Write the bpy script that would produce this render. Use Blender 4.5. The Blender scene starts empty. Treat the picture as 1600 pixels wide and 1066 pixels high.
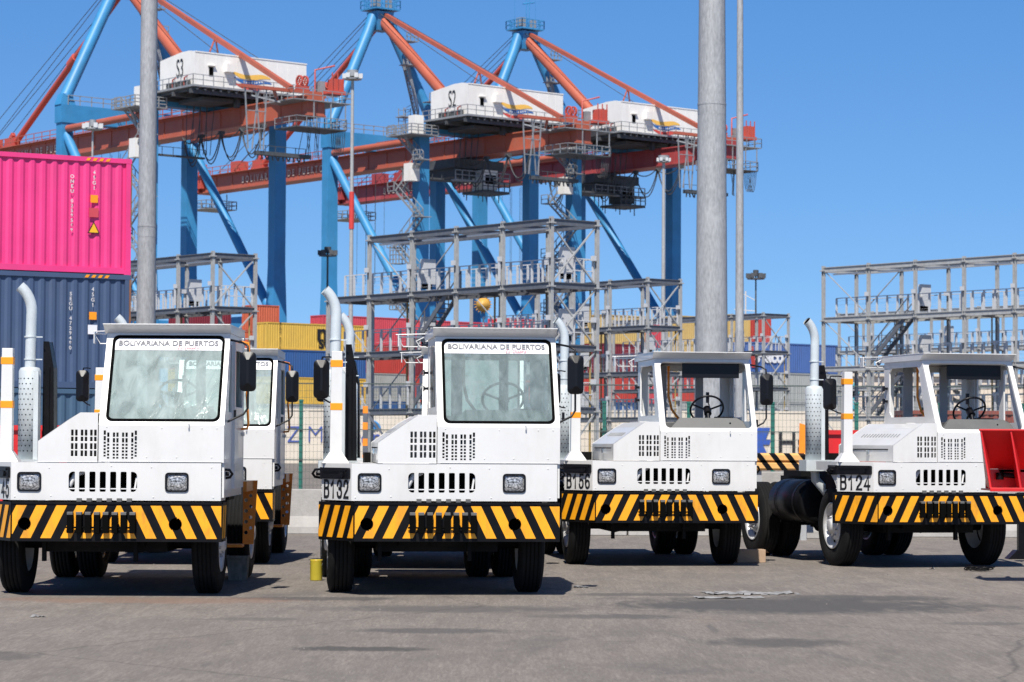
import bpy, math, random
from mathutils import Vector, Matrix
from mathutils.geometry import tessellate_polygon
random.seed(7)
R = math.radians
sc = bpy.context.scene
COL = sc.collection

# ------------------------------------------------------------------ camera
F = 4000.0; CAMZ = 1.55; PITCH = R(2.305); ROLL = R(0.3)
cam_d = bpy.data.cameras.new('camera'); cam = bpy.data.objects.new('camera', cam_d); COL.objects.link(cam)
cam_d.sensor_width = 36; cam_d.lens = F / 1600 * 36; cam_d.clip_end = 6000; cam_d.clip_start = 0.5
cam.matrix_world = Matrix.Translation((0, 0, CAMZ)) @ Matrix.Rotation(R(90) + PITCH, 4, 'X') @ Matrix.Rotation(ROLL, 4, 'Z')
cam_d.dof.use_dof = True; cam_d.dof.focus_distance = 28.5; cam_d.dof.aperture_fstop = 5.8
sc.camera = cam

# ------------------------------------------------------------------ world, sun, exposure
SUN_EL = R(54); SUN_FROM = R(7)          # sun behind the camera, a little to its left
w = bpy.data.worlds.new('World'); sc.world = w; w.use_nodes = True
nt = w.node_tree; bg = nt.nodes['Background']
sky = nt.nodes.new('ShaderNodeTexSky'); sky.sky_type = 'NISHITA'; sky.sun_disc = False
sky.sun_elevation = SUN_EL; sky.sun_rotation = math.pi + SUN_FROM
sky.air_density = 1.0; sky.dust_density = 0.3; sky.ozone_density = 2.5; sky.altitude = 0
stc = nt.nodes.new('ShaderNodeTexCoord'); smp = nt.nodes.new('ShaderNodeMapping'); smp.inputs['Scale'].default_value = (1, 1, .9); smp.inputs['Location'].default_value = (0, 0, .11)
snm = nt.nodes.new('ShaderNodeVectorMath'); snm.operation = 'NORMALIZE'; nt.links.new(stc.outputs['Generated'], smp.inputs[0]); nt.links.new(smp.outputs[0], snm.inputs[0]); nt.links.new(snm.outputs[0], sky.inputs[0])
shs = nt.nodes.new('ShaderNodeHueSaturation'); shs.inputs['Saturation'].default_value = 1.36; shs.inputs['Hue'].default_value = .509; shs.inputs['Value'].default_value = .88
nt.links.new(sky.outputs[0], shs.inputs['Color'])
sxz = nt.nodes.new('ShaderNodeSeparateXYZ'); nt.links.new(stc.outputs['Generated'], sxz.inputs[0])
smr = nt.nodes.new('ShaderNodeMapRange'); smr.inputs[1].default_value = .2; smr.inputs[2].default_value = .6; smr.inputs[3].default_value = 1.; smr.inputs[4].default_value = .55; nt.links.new(sxz.outputs[2], smr.inputs[0])   # deeper blue towards the zenith
ssc = nt.nodes.new('ShaderNodeVectorMath'); ssc.operation = 'SCALE'; nt.links.new(shs.outputs[0], ssc.inputs[0]); nt.links.new(smr.outputs[0], ssc.inputs['Scale'])
nt.links.new(ssc.outputs[0], bg.inputs[0]); bg.inputs[1].default_value = 0.125
sun_d = bpy.data.lights.new('sun', 'SUN'); sun_d.energy = 4.9; sun_d.angle = R(0.53); sun_d.color = (1, .95, .875)
sun = bpy.data.objects.new('sun', sun_d); COL.objects.link(sun)
sv = Vector((-math.sin(SUN_FROM) * math.cos(SUN_EL), -math.cos(SUN_FROM) * math.cos(SUN_EL), math.sin(SUN_EL)))
sun.rotation_euler = sv.to_track_quat('Z', 'Y').to_euler()
sc.view_settings.view_transform = 'Standard'; sc.view_settings.look = 'None'
sc.view_settings.exposure = 0.33; sc.view_settings.gamma = 1
sc.cycles.max_bounces = 6; sc.cycles.transparent_max_bounces = 12
sc.cycles.use_denoising = True

def P(x, y, Y):
    """world point seen at photo pixel (x, y) when it stands Y metres away"""
    u = (x - 800) / F; v = (533 - y) / F
    u, v = u * math.cos(ROLL) - v * math.sin(ROLL), u * math.sin(ROLL) + v * math.cos(ROLL)
    dy = math.cos(PITCH) - v * math.sin(PITCH); dz = math.sin(PITCH) + v * math.cos(PITCH)
    t = Y / dy
    return Vector((u * t, Y, CAMZ + dz * t))

# ------------------------------------------------------------------ materials
MATS = {}
def mat(name, col, rough=.5, metal=0., var=.12, scale=3., bump=0., bscale=40., dirt=None, dirt_amt=0., spec=.5, coat=0., wave=None, stretch=(1, 1, 1), dscale=1.3):
    if name in MATS: return MATS[name]
    m = bpy.data.materials.new(name); m.use_nodes = True; n = m.node_tree; L = n.links
    b = n.nodes['Principled BSDF']
    b.inputs['Roughness'].default_value = rough; b.inputs['Metallic'].default_value = metal
    b.inputs['Specular IOR Level'].default_value = spec; b.inputs['Coat Weight'].default_value = coat
    tc = n.nodes.new('ShaderNodeTexCoord'); mp = n.nodes.new('ShaderNodeMapping'); mp.inputs['Scale'].default_value = stretch
    oi = n.nodes.new('ShaderNodeObjectInfo'); off = n.nodes.new('ShaderNodeMath'); off.operation = 'MULTIPLY'; off.inputs[1].default_value = 37.; L.new(oi.outputs['Random'], off.inputs[0])
    va = n.nodes.new('ShaderNodeVectorMath'); va.operation = 'ADD'; L.new(tc.outputs['Object'], va.inputs[0]); L.new(off.outputs[0], va.inputs[1]); L.new(va.outputs[0], mp.inputs[0])
    no = n.nodes.new('ShaderNodeTexNoise'); no.inputs['Scale'].default_value = scale; no.inputs['Detail'].default_value = 6; no.inputs['Roughness'].default_value = .65
    L.new(mp.outputs[0], no.inputs[0])
    rp = n.nodes.new('ShaderNodeMapRange'); rp.inputs[1].default_value = .3; rp.inputs[2].default_value = .7
    rp.inputs[3].default_value = 1 - var; rp.inputs[4].default_value = 1 + var
    L.new(no.outputs[0], rp.inputs[0])
    mx = n.nodes.new('ShaderNodeVectorMath'); mx.operation = 'SCALE'; mx.inputs[0].default_value = col
    L.new(rp.outputs[0], mx.inputs['Scale'])
    out = mx.outputs[0]
    if dirt:
        n2 = n.nodes.new('ShaderNodeTexNoise'); n2.inputs['Scale'].default_value = dscale; n2.inputs['Detail'].default_value = 8; n2.inputs['Roughness'].default_value = .75
        mp2 = n.nodes.new('ShaderNodeMapping'); mp2.inputs['Scale'].default_value = (1, 1, .35); L.new(va.outputs[0], mp2.inputs[0]); L.new(mp2.outputs[0], n2.inputs[0])
        r2 = n.nodes.new('ShaderNodeMapRange'); r2.inputs[1].default_value = .5; r2.inputs[2].default_value = .72; r2.inputs[3].default_value = 0; r2.inputs[4].default_value = dirt_amt
        L.new(n2.outputs[0], r2.inputs[0])
        mm = n.nodes.new('ShaderNodeMix'); mm.data_type = 'RGBA'; L.new(r2.outputs[0], mm.inputs[0]); L.new(out, mm.inputs[6]); mm.inputs[7].default_value = (*dirt, 1)
        out = mm.outputs[2]
    L.new(out, b.inputs['Base Color'])
    rr = n.nodes.new('ShaderNodeMapRange'); rr.inputs[3].default_value = max(0, rough - .07); rr.inputs[4].default_value = min(1, rough + .1)
    L.new(no.outputs[0], rr.inputs[0]); L.new(rr.outputs[0], b.inputs['Roughness'])
    if bump:
        nb = n.nodes.new('ShaderNodeTexNoise'); nb.inputs['Scale'].default_value = bscale; nb.inputs['Detail'].default_value = 5; L.new(mp.outputs[0], nb.inputs[0])
        bp = n.nodes.new('ShaderNodeBump'); bp.inputs['Strength'].default_value = bump; bp.inputs['Distance'].default_value = .02
        L.new(nb.outputs[0], bp.inputs['Height']); L.new(bp.outputs[0], b.inputs['Normal'])
    MATS[name] = m; return m

WHITE = mat('white_paint', (.70, .69, .665), .32, var=.03, scale=2.5, dirt=(.42, .36, .28), dirt_amt=.22, bump=.10, bscale=1.6, coat=.3, dscale=2.2)
WHITE2 = mat('galvanised_white', (.55, .555, .56), .42, var=.05, scale=6, bump=.02, bscale=5)
BLACK = mat('black_paint', (.006, .006, .007), .38, var=.25, scale=6, dirt=(.02, .017, .014), dirt_amt=.3, spec=.15)
BLACKM = mat('black_chassis', (.004, .004, .004), .7, var=.4, scale=6, dirt=(.03, .024, .018), dirt_amt=.5, spec=.2)
YEL = mat('bumper_yellow', (.95, .40, .012), .4, var=.06, scale=8, dirt=(.22, .12, .04), dirt_amt=.55, dscale=5)
RUBBER = mat('tyre_rubber', (.008, .008, .008), .85, var=.3, scale=10, bump=.3, bscale=60, dirt=(.05, .045, .04), dirt_amt=.35, spec=.25)
PLAST = mat('black_plastic', (.006, .006, .008), .35, var=.1, spec=.3)
RIM = mat('wheel_silver', (.66, .66, .66), .38, metal=.25, var=.1, scale=8, dirt=(.2, .15, .1), dirt_amt=.5)
CHROME = mat('chrome', (.8, .8, .8), .12, metal=1., var=.02)
SILVER = mat('exhaust_silver', (.60, .65, .66), .4, metal=.1, var=.06, scale=6, dirt=(.3, .28, .25), dirt_amt=.3)
HOLE = mat('hole_dark', (.003, .003, .003), .9, var=.1, spec=.05)
ORANGE = mat('orange_paint', (.92, .28, .02), .4, var=.12, scale=5, dirt=(.2, .07, .02), dirt_amt=.5)
TAPE = mat('orange_tape', (.95, .33, .01), .35, var=.04)
GREYDASH = mat('grey_dashboard', (.115, .115, .11), .55, var=.12, scale=6)
GALV = mat('galvanised_steel', (.38, .385, .38), .55, metal=.08, var=.14, scale=5, dirt=(.28, .22, .17), dirt_amt=.35)
GALVD = mat('dark_beam_steel', (.13, .14, .16), .5, metal=.2, var=.2, scale=4, dirt=(.25, .2, .15), dirt_amt=.3)
POLE = mat('pole_galvanised', (.34, .345, .35), .55, metal=.1, var=.26, scale=22, dirt=(.56, .57, .57), dirt_amt=.45, stretch=(1, 1, .25))
CBLUE = mat('crane_blue', (.045, .25, .50), .45, var=.14, scale=.35, dirt=(.08, .2, .3), dirt_amt=.4, dscale=.4)
CORG = mat('crane_orange', (.43, .105, .058), .45, var=.1, scale=.3, dirt=(.42, .2, .14), dirt_amt=.35, dscale=.5)
CRED = mat('crane_red', (.50, .085, .06), .45, var=.12, scale=.3, dirt=(.4, .15, .12), dirt_amt=.35, dscale=.5)
CWHITE = mat('house_white', (.80, .78, .74), .5, var=.04, scale=.6, dirt=(.5, .42, .33), dirt_amt=.25, dscale=.6)
CGREY = mat('walkway_grey', (.30, .31, .32), .55, metal=.2, var=.2, scale=1)
CDARK = mat('walkway_dark', (.07, .075, .08), .6, var=.3, scale=1)
TXTG = mat('text_grey', (.17, .17, .18), .6, var=.05)
TXTB = mat('text_black', (.012, .012, .014), .5, var=.05)
TXTF = mat('text_faded_white', (.62, .6, .6), .6, var=.2, scale=12)
TXTR = mat('text_red', (.75, .06, .08), .5, var=.05)
TXTW = mat('text_white', (.78, .78, .78), .5, var=.05)
TXTN = mat('text_navy', (.05, .09, .35), .5, var=.05)
BANNER = mat('banner_white', (.80, .80, .84), .4, var=.03)
FBLUE = mat('flag_blue', (.03, .14, .42), .5, var=.05); FYEL = mat('flag_yellow', (.85, .5, .10), .5, var=.05); FRED = mat('flag_red', (.62, .08, .06), .5, var=.05)
CONC = mat('concrete', (.36, .345, .32), .85, var=.15, scale=3, bump=.3, bscale=30, dirt=(.2, .19, .17), dirt_amt=.5)
CREAM = mat('cream_wall', (.62, .555, .46), .8, var=.06, scale=.4, dirt=(.42, .36, .29), dirt_amt=.5, dscale=.15)
GREEN = mat('fence_green', (.02, .15, .115), .5, var=.15)
WIREG = mat('fence_wire', (.075, .10, .09), .5, var=.15)
REDP = mat('red_paint', (.62, .02, .02), .35, var=.12, scale=2, dirt=(.3, .05, .04), dirt_amt=.4)
CARD = mat('cardboard', (.42, .29, .19), .85, var=.15, scale=8)

def glass(name, tint, film, filmcol, dscale=2.5, gb=.1):
    m = bpy.data.materials.new(name); m.use_nodes = True; n = m.node_tree; L = n.links; n.nodes.clear()
    o = n.nodes.new('ShaderNodeOutputMaterial'); tr = n.nodes.new('ShaderNodeBsdfTransparent'); tr.inputs[0].default_value = (*tint, 1)
    gl = n.nodes.new('ShaderNodeBsdfGlossy'); gl.inputs['Roughness'].default_value = .03
    fr = n.nodes.new('ShaderNodeFresnel'); fr.inputs[0].default_value = 1.5
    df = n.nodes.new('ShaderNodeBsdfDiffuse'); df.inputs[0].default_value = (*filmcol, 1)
    tc = n.nodes.new('ShaderNodeTexCoord')
    mp = n.nodes.new('ShaderNodeMapping'); mp.inputs['Scale'].default_value = (2.0, 1, 1); L.new(tc.outputs['Object'], mp.inputs[0])
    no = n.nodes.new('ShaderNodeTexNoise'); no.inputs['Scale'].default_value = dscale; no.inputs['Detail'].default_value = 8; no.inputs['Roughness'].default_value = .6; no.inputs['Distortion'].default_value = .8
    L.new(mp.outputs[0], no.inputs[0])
    mr = n.nodes.new('ShaderNodeMapRange'); mr.inputs[1].default_value = .36; mr.inputs[2].default_value = .66; mr.inputs[3].default_value = film * .62; mr.inputs[4].default_value = min(1, film * 1.22)  # uneven film: dust plus reflections painted into the diffuse layer
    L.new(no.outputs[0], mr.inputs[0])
    bp = n.nodes.new('ShaderNodeBump'); bp.inputs['Strength'].default_value = gb; bp.inputs['Distance'].default_value = .05; L.new(no.outputs[0], bp.inputs['Height']); L.new(bp.outputs[0], gl.inputs['Normal'])
    m1 = n.nodes.new('ShaderNodeMixShader'); m2 = n.nodes.new('ShaderNodeMixShader')
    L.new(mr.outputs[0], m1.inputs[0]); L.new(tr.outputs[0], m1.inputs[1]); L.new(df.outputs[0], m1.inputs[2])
    L.new(fr.outputs[0], m2.inputs[0]); L.new(m1.outputs[0], m2.inputs[1]); L.new(gl.outputs[0], m2.inputs[2]); L.new(m2.outputs[0], o.inputs[0])
    MATS[name] = m; return m
GLASS_W = glass('windshield_dust_glare', (.66, .76, .74), .36, (.62, .71, .69), 3.2, .04)
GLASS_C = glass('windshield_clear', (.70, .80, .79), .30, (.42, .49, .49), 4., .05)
GLASS_S = glass('side_glass', (.6, .66, .66), .08, (.3, .33, .34))
def lens_mat():
    m = bpy.data.materials.new('lamp_lens'); m.use_nodes = True; n = m.node_tree; b = n.nodes['Principled BSDF']
    b.inputs['Metallic'].default_value = .35; b.inputs['Roughness'].default_value = .25
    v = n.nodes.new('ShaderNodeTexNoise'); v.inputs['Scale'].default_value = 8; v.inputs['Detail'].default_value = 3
    r = n.nodes.new('ShaderNodeMapRange'); r.inputs[1].default_value = .38; r.inputs[2].default_value = .66; r.inputs[3].default_value = .05; r.inputs[4].default_value = .75; n.links.new(v.outputs[0], r.inputs[0])  # noise paints highlights and dark spots into the lens colour
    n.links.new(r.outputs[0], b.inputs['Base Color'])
    bp = n.nodes.new('ShaderNodeBump'); bp.inputs['Strength'].default_value = .5; n.links.new(v.outputs[0], bp.inputs['Height']); n.links.new(bp.outputs[0], b.inputs['Normal'])
    MATS['lamp_lens'] = m; return m
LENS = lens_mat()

# ------------------------------------------------------------------ mesh builder
class MB:
    def __init__(s): s.v = []; s.f = []; s.m = []; s.s = []
    def add(s, vs, fs, m=0, smooth=False):
        o = len(s.v); s.v += [tuple(p) for p in vs]
        for f in fs: s.f.append(tuple(i + o for i in f)); s.m.append(m); s.s.append(smooth)
    def box(s, x0, x1, y0, y1, z0, z1, m=0):
        vs = [(x0, y0, z0), (x1, y0, z0), (x1, y1, z0), (x0, y1, z0), (x0, y0, z1), (x1, y0, z1), (x1, y1, z1), (x0, y1, z1)]
        s.add(vs, [(0, 3, 2, 1), (4, 5, 6, 7), (0, 1, 5, 4), (1, 2, 6, 5), (2, 3, 7, 6), (3, 0, 4, 7)], m)
    def beam(s, p, q, w, h, m=0, up=(0, 0, 1), w2=None, h2=None):
        p = Vector(p); q = Vector(q); d = (q - p).normalized(); up = Vector(up)
        if abs(d.dot(up)) > .98: up = Vector((0, 1, 0))
        a = d.cross(up).normalized(); b = a.cross(d).normalized()
        w2 = w if w2 is None else w2; h2 = h if h2 is None else h2
        vs = []
        for c, ww, hh in ((p, w, h), (q, w2, h2)):
            for i, j in ((-1, -1), (1, -1), (1, 1), (-1, 1)): vs.append(c + a * (ww / 2 * i) + b * (hh / 2 * j))
        s.add(vs, [(0, 1, 2, 3), (7, 6, 5, 4), (0, 4, 5, 1), (1, 5, 6, 2), (2, 6, 7, 3), (3, 7, 4, 0)], m)
    def tube(s, pts, r, n=8, m=0, caps=True, r2=None):
        pts = [Vector(p) for p in pts]; k = len(pts); vs = []
        prev = None
        for i, p in enumerate(pts):
            d = (pts[min(i + 1, k - 1)] - pts[max(i - 1, 0)]).normalized()
            if prev is None:
                up = Vector((0, 0, 1)) if abs(d.z) < .9 else Vector((1, 0, 0)); a = d.cross(up).normalized()
            else:
                a = (prev - d * prev.dot(d)).normalized()
            prev = a; b = d.cross(a)
            rr = r if r2 is None else r + (r2 - r) * i / (k - 1)
            if isinstance(r, (list, tuple)): rr = r[i]
            for j in range(n):
                t = 2 * math.pi * j / n; vs.append(p + a * (rr * math.cos(t)) + b * (rr * math.sin(t)))
        fs = []
        for i in range(k - 1):
            for j in range(n):
                j2 = (j + 1) % n; fs.append((i * n + j, i * n + j2, (i + 1) * n + j2, (i + 1) * n + j))
        s.add(vs, fs, m, True)
        if caps:
            s.add(vs[:n], [tuple(range(n - 1, -1, -1))], m); s.add(vs[-n:], [tuple(range(n))], m)
    def lathe(s, prof, n=32, m=0, M=None, smooth=True):
        """profile (axial, radius) turned round the local x axis"""
        vs = []; k = len(prof)
        for a_, r_ in prof:
            for j in range(n):
                t = 2 * math.pi * j / n; p = Vector((a_, r_ * math.cos(t), r_ * math.sin(t)))
                vs.append(M @ p if M else p)
        fs = []
        for i in range(k - 1):
            for j in range(n):
                j2 = (j + 1) % n; fs.append((i * n + j, (i + 1) * n + j, (i + 1) * n + j2, i * n + j2))
        s.add(vs, fs, m, smooth)
    def plate(s, outer, holes=(), th=.02, T=None, m=0):
        """2-D outline (u, v) with holes, extruded by th along w; T maps (u, v, w) to xyz"""
        T = T or (lambda u, v, w: (u, w, v))
        loops = [[Vector((a, b, 0)) for a, b in l] for l in [outer] + list(holes)]
        tris = tessellate_polygon(loops); flat = [p for l in loops for p in l]; n = len(flat)
        vs = [T(p.x, p.y, 0) for p in flat] + [T(p.x, p.y, th) for p in flat]
        fs = [tuple(t) for t in tris] + [tuple(i + n for i in reversed(t)) for t in tris]
        o = 0
        for l in loops:
            k = len(l)
            for i in range(k): fs.append((o + i, o + (i + 1) % k, n + o + (i + 1) % k, n + o + i))
            o += k
        s.add(vs, fs, m)
    def rail(s, pts, h=1.1, r=.025, step=1.5, m=0, mids=1, post=None):
        post = post or r
        for a, b in zip(pts[:-1], pts[1:]):
            a = Vector(a); b = Vector(b); L = (b - a).length; n = max(1, round(L / step))
            for i in range(n + 1):
                p = a.lerp(b, i / n); s.beam(p, p + Vector((0, 0, h)), post * 2, post * 2, m)
            for k in range(mids + 1):
                o = Vector((0, 0, h * (k + 1) / (mids + 1))); s.beam(a + o, b + o, r * 2, r * 2, m)
    def stair(s, p, q, width_dir, w=.8, m=0, steps=12, h=1.0, r=.03):
        p = Vector(p); q = Vector(q); wd = Vector(width_dir).normalized() * w
        s.beam(p, q, .06, .25, m); s.beam(p + wd, q + wd, .06, .25, m)
        for i in range(1, steps):
            c = p.lerp(q, i / steps); s.beam(c, c + wd, .24, .04, m)
        for o in (Vector((0, 0, 0)), wd):
            s.beam(p + o + Vector((0, 0, h)), q + o + Vector((0, 0, h)), r * 2, r * 2, m)
            for i in range(0, 4): c = p.lerp(q, i / 3) + o; s.beam(c, c + Vector((0, 0, h)), r * 2, r * 2, m)
    def mesh(s, name, mats):
        me = bpy.data.meshes.new(name); me.from_pydata(s.v, [], s.f)
        for x in mats: me.materials.append(x)
        me.polygons.foreach_set('material_index', s.m); me.polygons.foreach_set('use_smooth', s.s)
        me.update()
        return me
    def build(s, name, mats, parent=None, bevel=0, fix=False):
        if not isinstance(mats, (list, tuple)): mats = [mats]
        return link(name, s.mesh(name, mats), parent, bevel)

import bmesh
def fixn(me):
    b = bmesh.new(); b.from_mesh(me); bmesh.ops.recalc_face_normals(b, faces=b.faces); b.to_mesh(me); b.free(); return me
def link(name, me, parent=None, bevel=0):
    o = bpy.data.objects.new(name, me); COL.objects.link(o); o.parent = parent
    if bevel:
        md = o.modifiers.new('bevel', 'BEVEL'); md.width = bevel; md.segments = 2; md.limit_method = 'ANGLE'; md.angle_limit = R(40)
    return o
def empty(name, loc=(0, 0, 0), rz=0, label=None, cat=None, group=None):
    o = bpy.data.objects.new(name, None); COL.objects.link(o); o.location = loc; o.rotation_euler = (0, 0, rz)
    o.empty_display_size = .3
    return tag(o, label, cat, group)
def tag(o, label=None, cat=None, group=None, kind=None):
    if label: o['label'] = label
    if cat: o['category'] = cat
    if group: o['group'] = group
    if kind: o['kind'] = kind
    return o
def copy_tree(o, parent=None):
    c = o.copy(); COL.objects.link(c); c.parent = parent
    for ch in list(o.children): copy_tree(ch, c)
    return c
def text_mesh(name, body, size, mat_, ext=.003, sx=1., bold=0., align='CENTER', shear=0, spacing=1.):
    cu = bpy.data.curves.new(name, 'FONT'); cu.body = body; cu.size = size; cu.extrude = ext; cu.offset = bold
    cu.align_x = align; cu.align_y = 'CENTER'; cu.shear = shear; cu.space_character = spacing
    o = bpy.data.objects.new(name, cu); COL.objects.link(o); dg = bpy.context.evaluated_depsgraph_get()
    me = bpy.data.meshes.new_from_object(o.evaluated_get(dg)); bpy.data.objects.remove(o)
    me.transform(Matrix.Diagonal((sx, 1, 1, 1))); me.materials.clear(); me.materials.append(mat_)
    return me
def face_front(me, loc, rz=0, tilt=0):
    """stand lettering upright facing -y of its parent"""
    me.transform(Matrix.Translation(loc) @ Matrix.Rotation(rz, 4, 'Z') @ Matrix.Rotation(R(90) - tilt, 4, 'X')); return me
def rrect(x0, x1, z0, z1, r, n=4):
    pts = []
    for cx, cz, a in ((x1 - r, z1 - r, 0), (x0 + r, z1 - r, 90), (x0 + r, z0 + r, 180), (x1 - r, z0 + r, 270)):
        for i in range(n + 1):
            t = R(a + 90 * i / n); pts.append((cx + r * math.cos(t), cz + r * math.sin(t)))
    return pts
def rect(x0, x1, z0, z1): return [(x1, z1), (x0, z1), (x0, z0), (x1, z0)]
def circ(x, z, r, n=16): return [(x + r * math.cos(2 * math.pi * i / n), z + r * math.sin(2 * math.pi * i / n)) for i in range(n)]

# ================================================================== GROUND
def ground_mat():
    m = bpy.data.materials.new('yard_surface'); m.use_nodes = True; n = m.node_tree; L = n.links; b = n.nodes['Principled BSDF']
    tc = n.nodes.new('ShaderNodeTexCoord')
    def noise(scale, detail=8, st=(1, 1, 1), rough=.65, dist=0, loc=(0, 0, 0)):
        mp = n.nodes.new('ShaderNodeMapping'); mp.inputs['Scale'].default_value = st; mp.inputs['Location'].default_value = loc; L.new(tc.outputs['Object'], mp.inputs[0])
        x = n.nodes.new('ShaderNodeTexNoise'); x.inputs['Scale'].default_value = scale; x.inputs['Detail'].default_value = detail; x.inputs['Roughness'].default_value = rough; x.inputs['Distortion'].default_value = dist
        L.new(mp.outputs[0], x.inputs[0]); return x.outputs[0]
    def rng(src, a, b_, c, d):
        r = n.nodes.new('ShaderNodeMapRange'); r.inputs[1].default_value = a; r.inputs[2].default_value = b_; r.inputs[3].default_value = c; r.inputs[4].default_value = d; L.new(src, r.inputs[0]); return r.outputs[0]
    def mix(fac, a, b_):
        x = n.nodes.new('ShaderNodeMix'); x.data_type = 'RGBA'; L.new(fac, x.inputs[0])
        for s_, v in ((6, a), (7, b_)):
            if isinstance(v, tuple): x.inputs[s_].default_value = (*v, 1)
            else: L.new(v, x.inputs[s_])
        return x.outputs[2]
    c = mix(rng(noise(.5, 8, (.6, .22, 1)), .35, .65, 0, 1), (.262, .230, .196), (.330, .292, .250))
    c = mix(rng(noise(2.2, 9, (1, .3, 1), dist=.5), .42, .64, 0, .6), c, (.15, .138, .126))
    c = mix(rng(noise(30, 4, rough=.8), .35, .65, 0, .5), c, (.12, .105, .095))
    c = mix(rng(noise(12, 7, (1, .10, 1), rough=.8), .42, .62, 0, .55), c, (.145, .125, .108))
    c = mix(rng(noise(42, 4, (1, .09, 1), rough=.8), .40, .62, 0, .55), c, (.12, .105, .092))
    c = mix(rng(noise(38, 4, (1, .09, 1), rough=.8, loc=(4, 4, 0)), .58, .70, 0, .5), c, (.38, .33, .28))
    c = mix(rng(noise(5, 8, (1.6, .12, 1), rough=.8, loc=(5, 2, 0)), .56, .64, 0, .35), c, (.33, .29, .25))
    c = mix(rng(noise(6, 6, (.25, .9, 1), rough=.8, loc=(2, 7, 0)), .60, .66, 0, .5), c, (.09, .082, .078))
    c = mix(rng(noise(.33, 6, (1, .45, 1), dist=1.2, loc=(3, 1, 0)), .60, .70, 0, .42), c, (.085, .08, .08))      # oil stains
    c = mix(rng(noise(3.0, 6, (.5, .11, 1), dist=1.5, loc=(8, 3, 0)), .63, .73, 0, .5), c, (.08, .078, .076))    # rubbed patches
    c = mix(rng(noise(.9, 6, (1, .3, 1), dist=.6, loc=(1, 9, 0)), .62, .72, 0, .3), c, (.26, .2, .16))            # rusty dust
    def spot(cx, cy, rx, ry, a0, a1, amt, col, c):
        mp = n.nodes.new('ShaderNodeMapping'); mp.vector_type = 'TEXTURE'; mp.inputs['Location'].default_value = (cx, cy, 0); mp.inputs['Scale'].default_value = (rx, ry, 1); L.new(tc.outputs['Object'], mp.inputs[0])
        ln = n.nodes.new('ShaderNodeVectorMath'); ln.operation = 'LENGTH'; L.new(mp.outputs[0], ln.inputs[0])
        nn = noise(2.2, 9, (1, .45, 1), rough=.75, dist=1.4, loc=(cx, cy, 0)); ad = n.nodes.new('ShaderNodeMath'); ad.operation = 'MULTIPLY_ADD'; ad.inputs[1].default_value = 2.0; L.new(nn, ad.inputs[0]); L.new(ln.outputs['Value'], ad.inputs[2])
        return mix(rng(ad.outputs[0], a0, a1, amt, 0), c, col)
    c = spot(2.75, 24.9, 1.9, 1.25, 1.65, 2.2, .85, (.07, .068, .066), c)
    c = spot(-.55, 24.1, 1.3, .6, 1.6, 2.1, .8, (.10, .095, .09), c)
    c = spot(2.1, 20.2, .7, .55, 1.6, 2.05, .75, (.08, .075, .07), c)
    c = spot(-1.1, 19.4, .6, .3, 1.6, 1.95, .85, (.07, .065, .06), c)
    c = spot(-3.9, 18.6, .7, .7, 1.5, 1.8, .6, (.08, .075, .07), c)
    c = spot(1.3, 26.6, .9, .35, 1.6, 1.9, .7, (.09, .085, .08), c)
    c = spot(4.2, 22.5, .8, .3, 1.5, 1.8, .5, (.09, .085, .08), c)
    c = spot(3.6, 26.2, 1.0, .5, 1.6, 2.1, .75, (.075, .072, .07), c)
    c = spot(-.6, 21.3, .9, .35, 1.55, 2.0, .7, (.08, .076, .074), c)
    c = spot(.9, 23.2, .8, .4, 1.55, 2.0, .65, (.08, .076, .074), c)
    c = spot(-1.9, 25.6, 1.0, .4, 1.6, 2.0, .7, (.07, .067, .065), c)
    c = spot(-2.3, 22.6, .7, .3, 1.5, 1.8, .45, (.09, .085, .08), c)
    c = spot(-3.6, 25.2, 2.0, .6, 1.55, 1.9, .5, (.22, .13, .09), c)
    v = n.nodes.new('ShaderNodeTexVoronoi'); v.feature = 'DISTANCE_TO_EDGE'; v.inputs['Scale'].default_value = .16
    mp = n.nodes.new('ShaderNodeMapping'); L.new(tc.outputs['Object'], mp.inputs[0]); mp.inputs['Rotation'].default_value = (0, 0, .5)
    nz = n.nodes.new('ShaderNodeTexNoise'); nz.inputs['Scale'].default_value = 1.2; L.new(mp.outputs[0], nz.inputs[0])
    ad = n.nodes.new('ShaderNodeMix'); ad.data_type = 'RGBA'; ad.inputs[0].default_value = .25; L.new(mp.outputs[0], ad.inputs[6]); L.new(nz.outputs[1], ad.inputs[7]); L.new(ad.outputs[2], v.inputs[0])
    c = mix(rng(v.outputs[0], 0, .003, .5, 0), c, (.06, .055, .05))
    sp = n.nodes.new('ShaderNodeTexVoronoi'); sp.inputs['Scale'].default_value = 9; L.new(tc.outputs['Object'], sp.inputs[0])
    c = mix(rng(sp.outputs[0], .04, .06, .4, 0), c, (.33, .30, .27))
    L.new(c, b.inputs['Base Color']); b.inputs['Roughness'].default_value = .82; b.inputs['Specular IOR Level'].default_value = .3
    bp = n.nodes.new('ShaderNodeBump'); bp.inputs['Strength'].default_value = .35; bp.inputs['Distance'].default_value = .01
    L.new(noise(55, 4), bp.inputs['Height']); L.new(bp.outputs[0], b.inputs['Normal'])
    return m
GM = ground_mat()
g = MB(); g.add([(-1500, -60, 0), (1500, -60, 0), (1500, 4500, 0), (-1500, 4500, 0)], [(0, 1, 2, 3)])
tag(g.build('ground', GM), kind='structure')

# ================================================================== TERMINAL TRACTORS
CACHE = {}
def part(key, fn, name, mats, parent, bevel=0, fixnorm=False, smooth_all=False):
    if key not in CACHE:
        mb = fn(); me = mb.mesh(name, mats if isinstance(mats, (list, tuple)) else [mats])
        if fixnorm: fixn(me)
        CACHE[key] = me
    return link(name, CACHE[key], parent, bevel)

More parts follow.
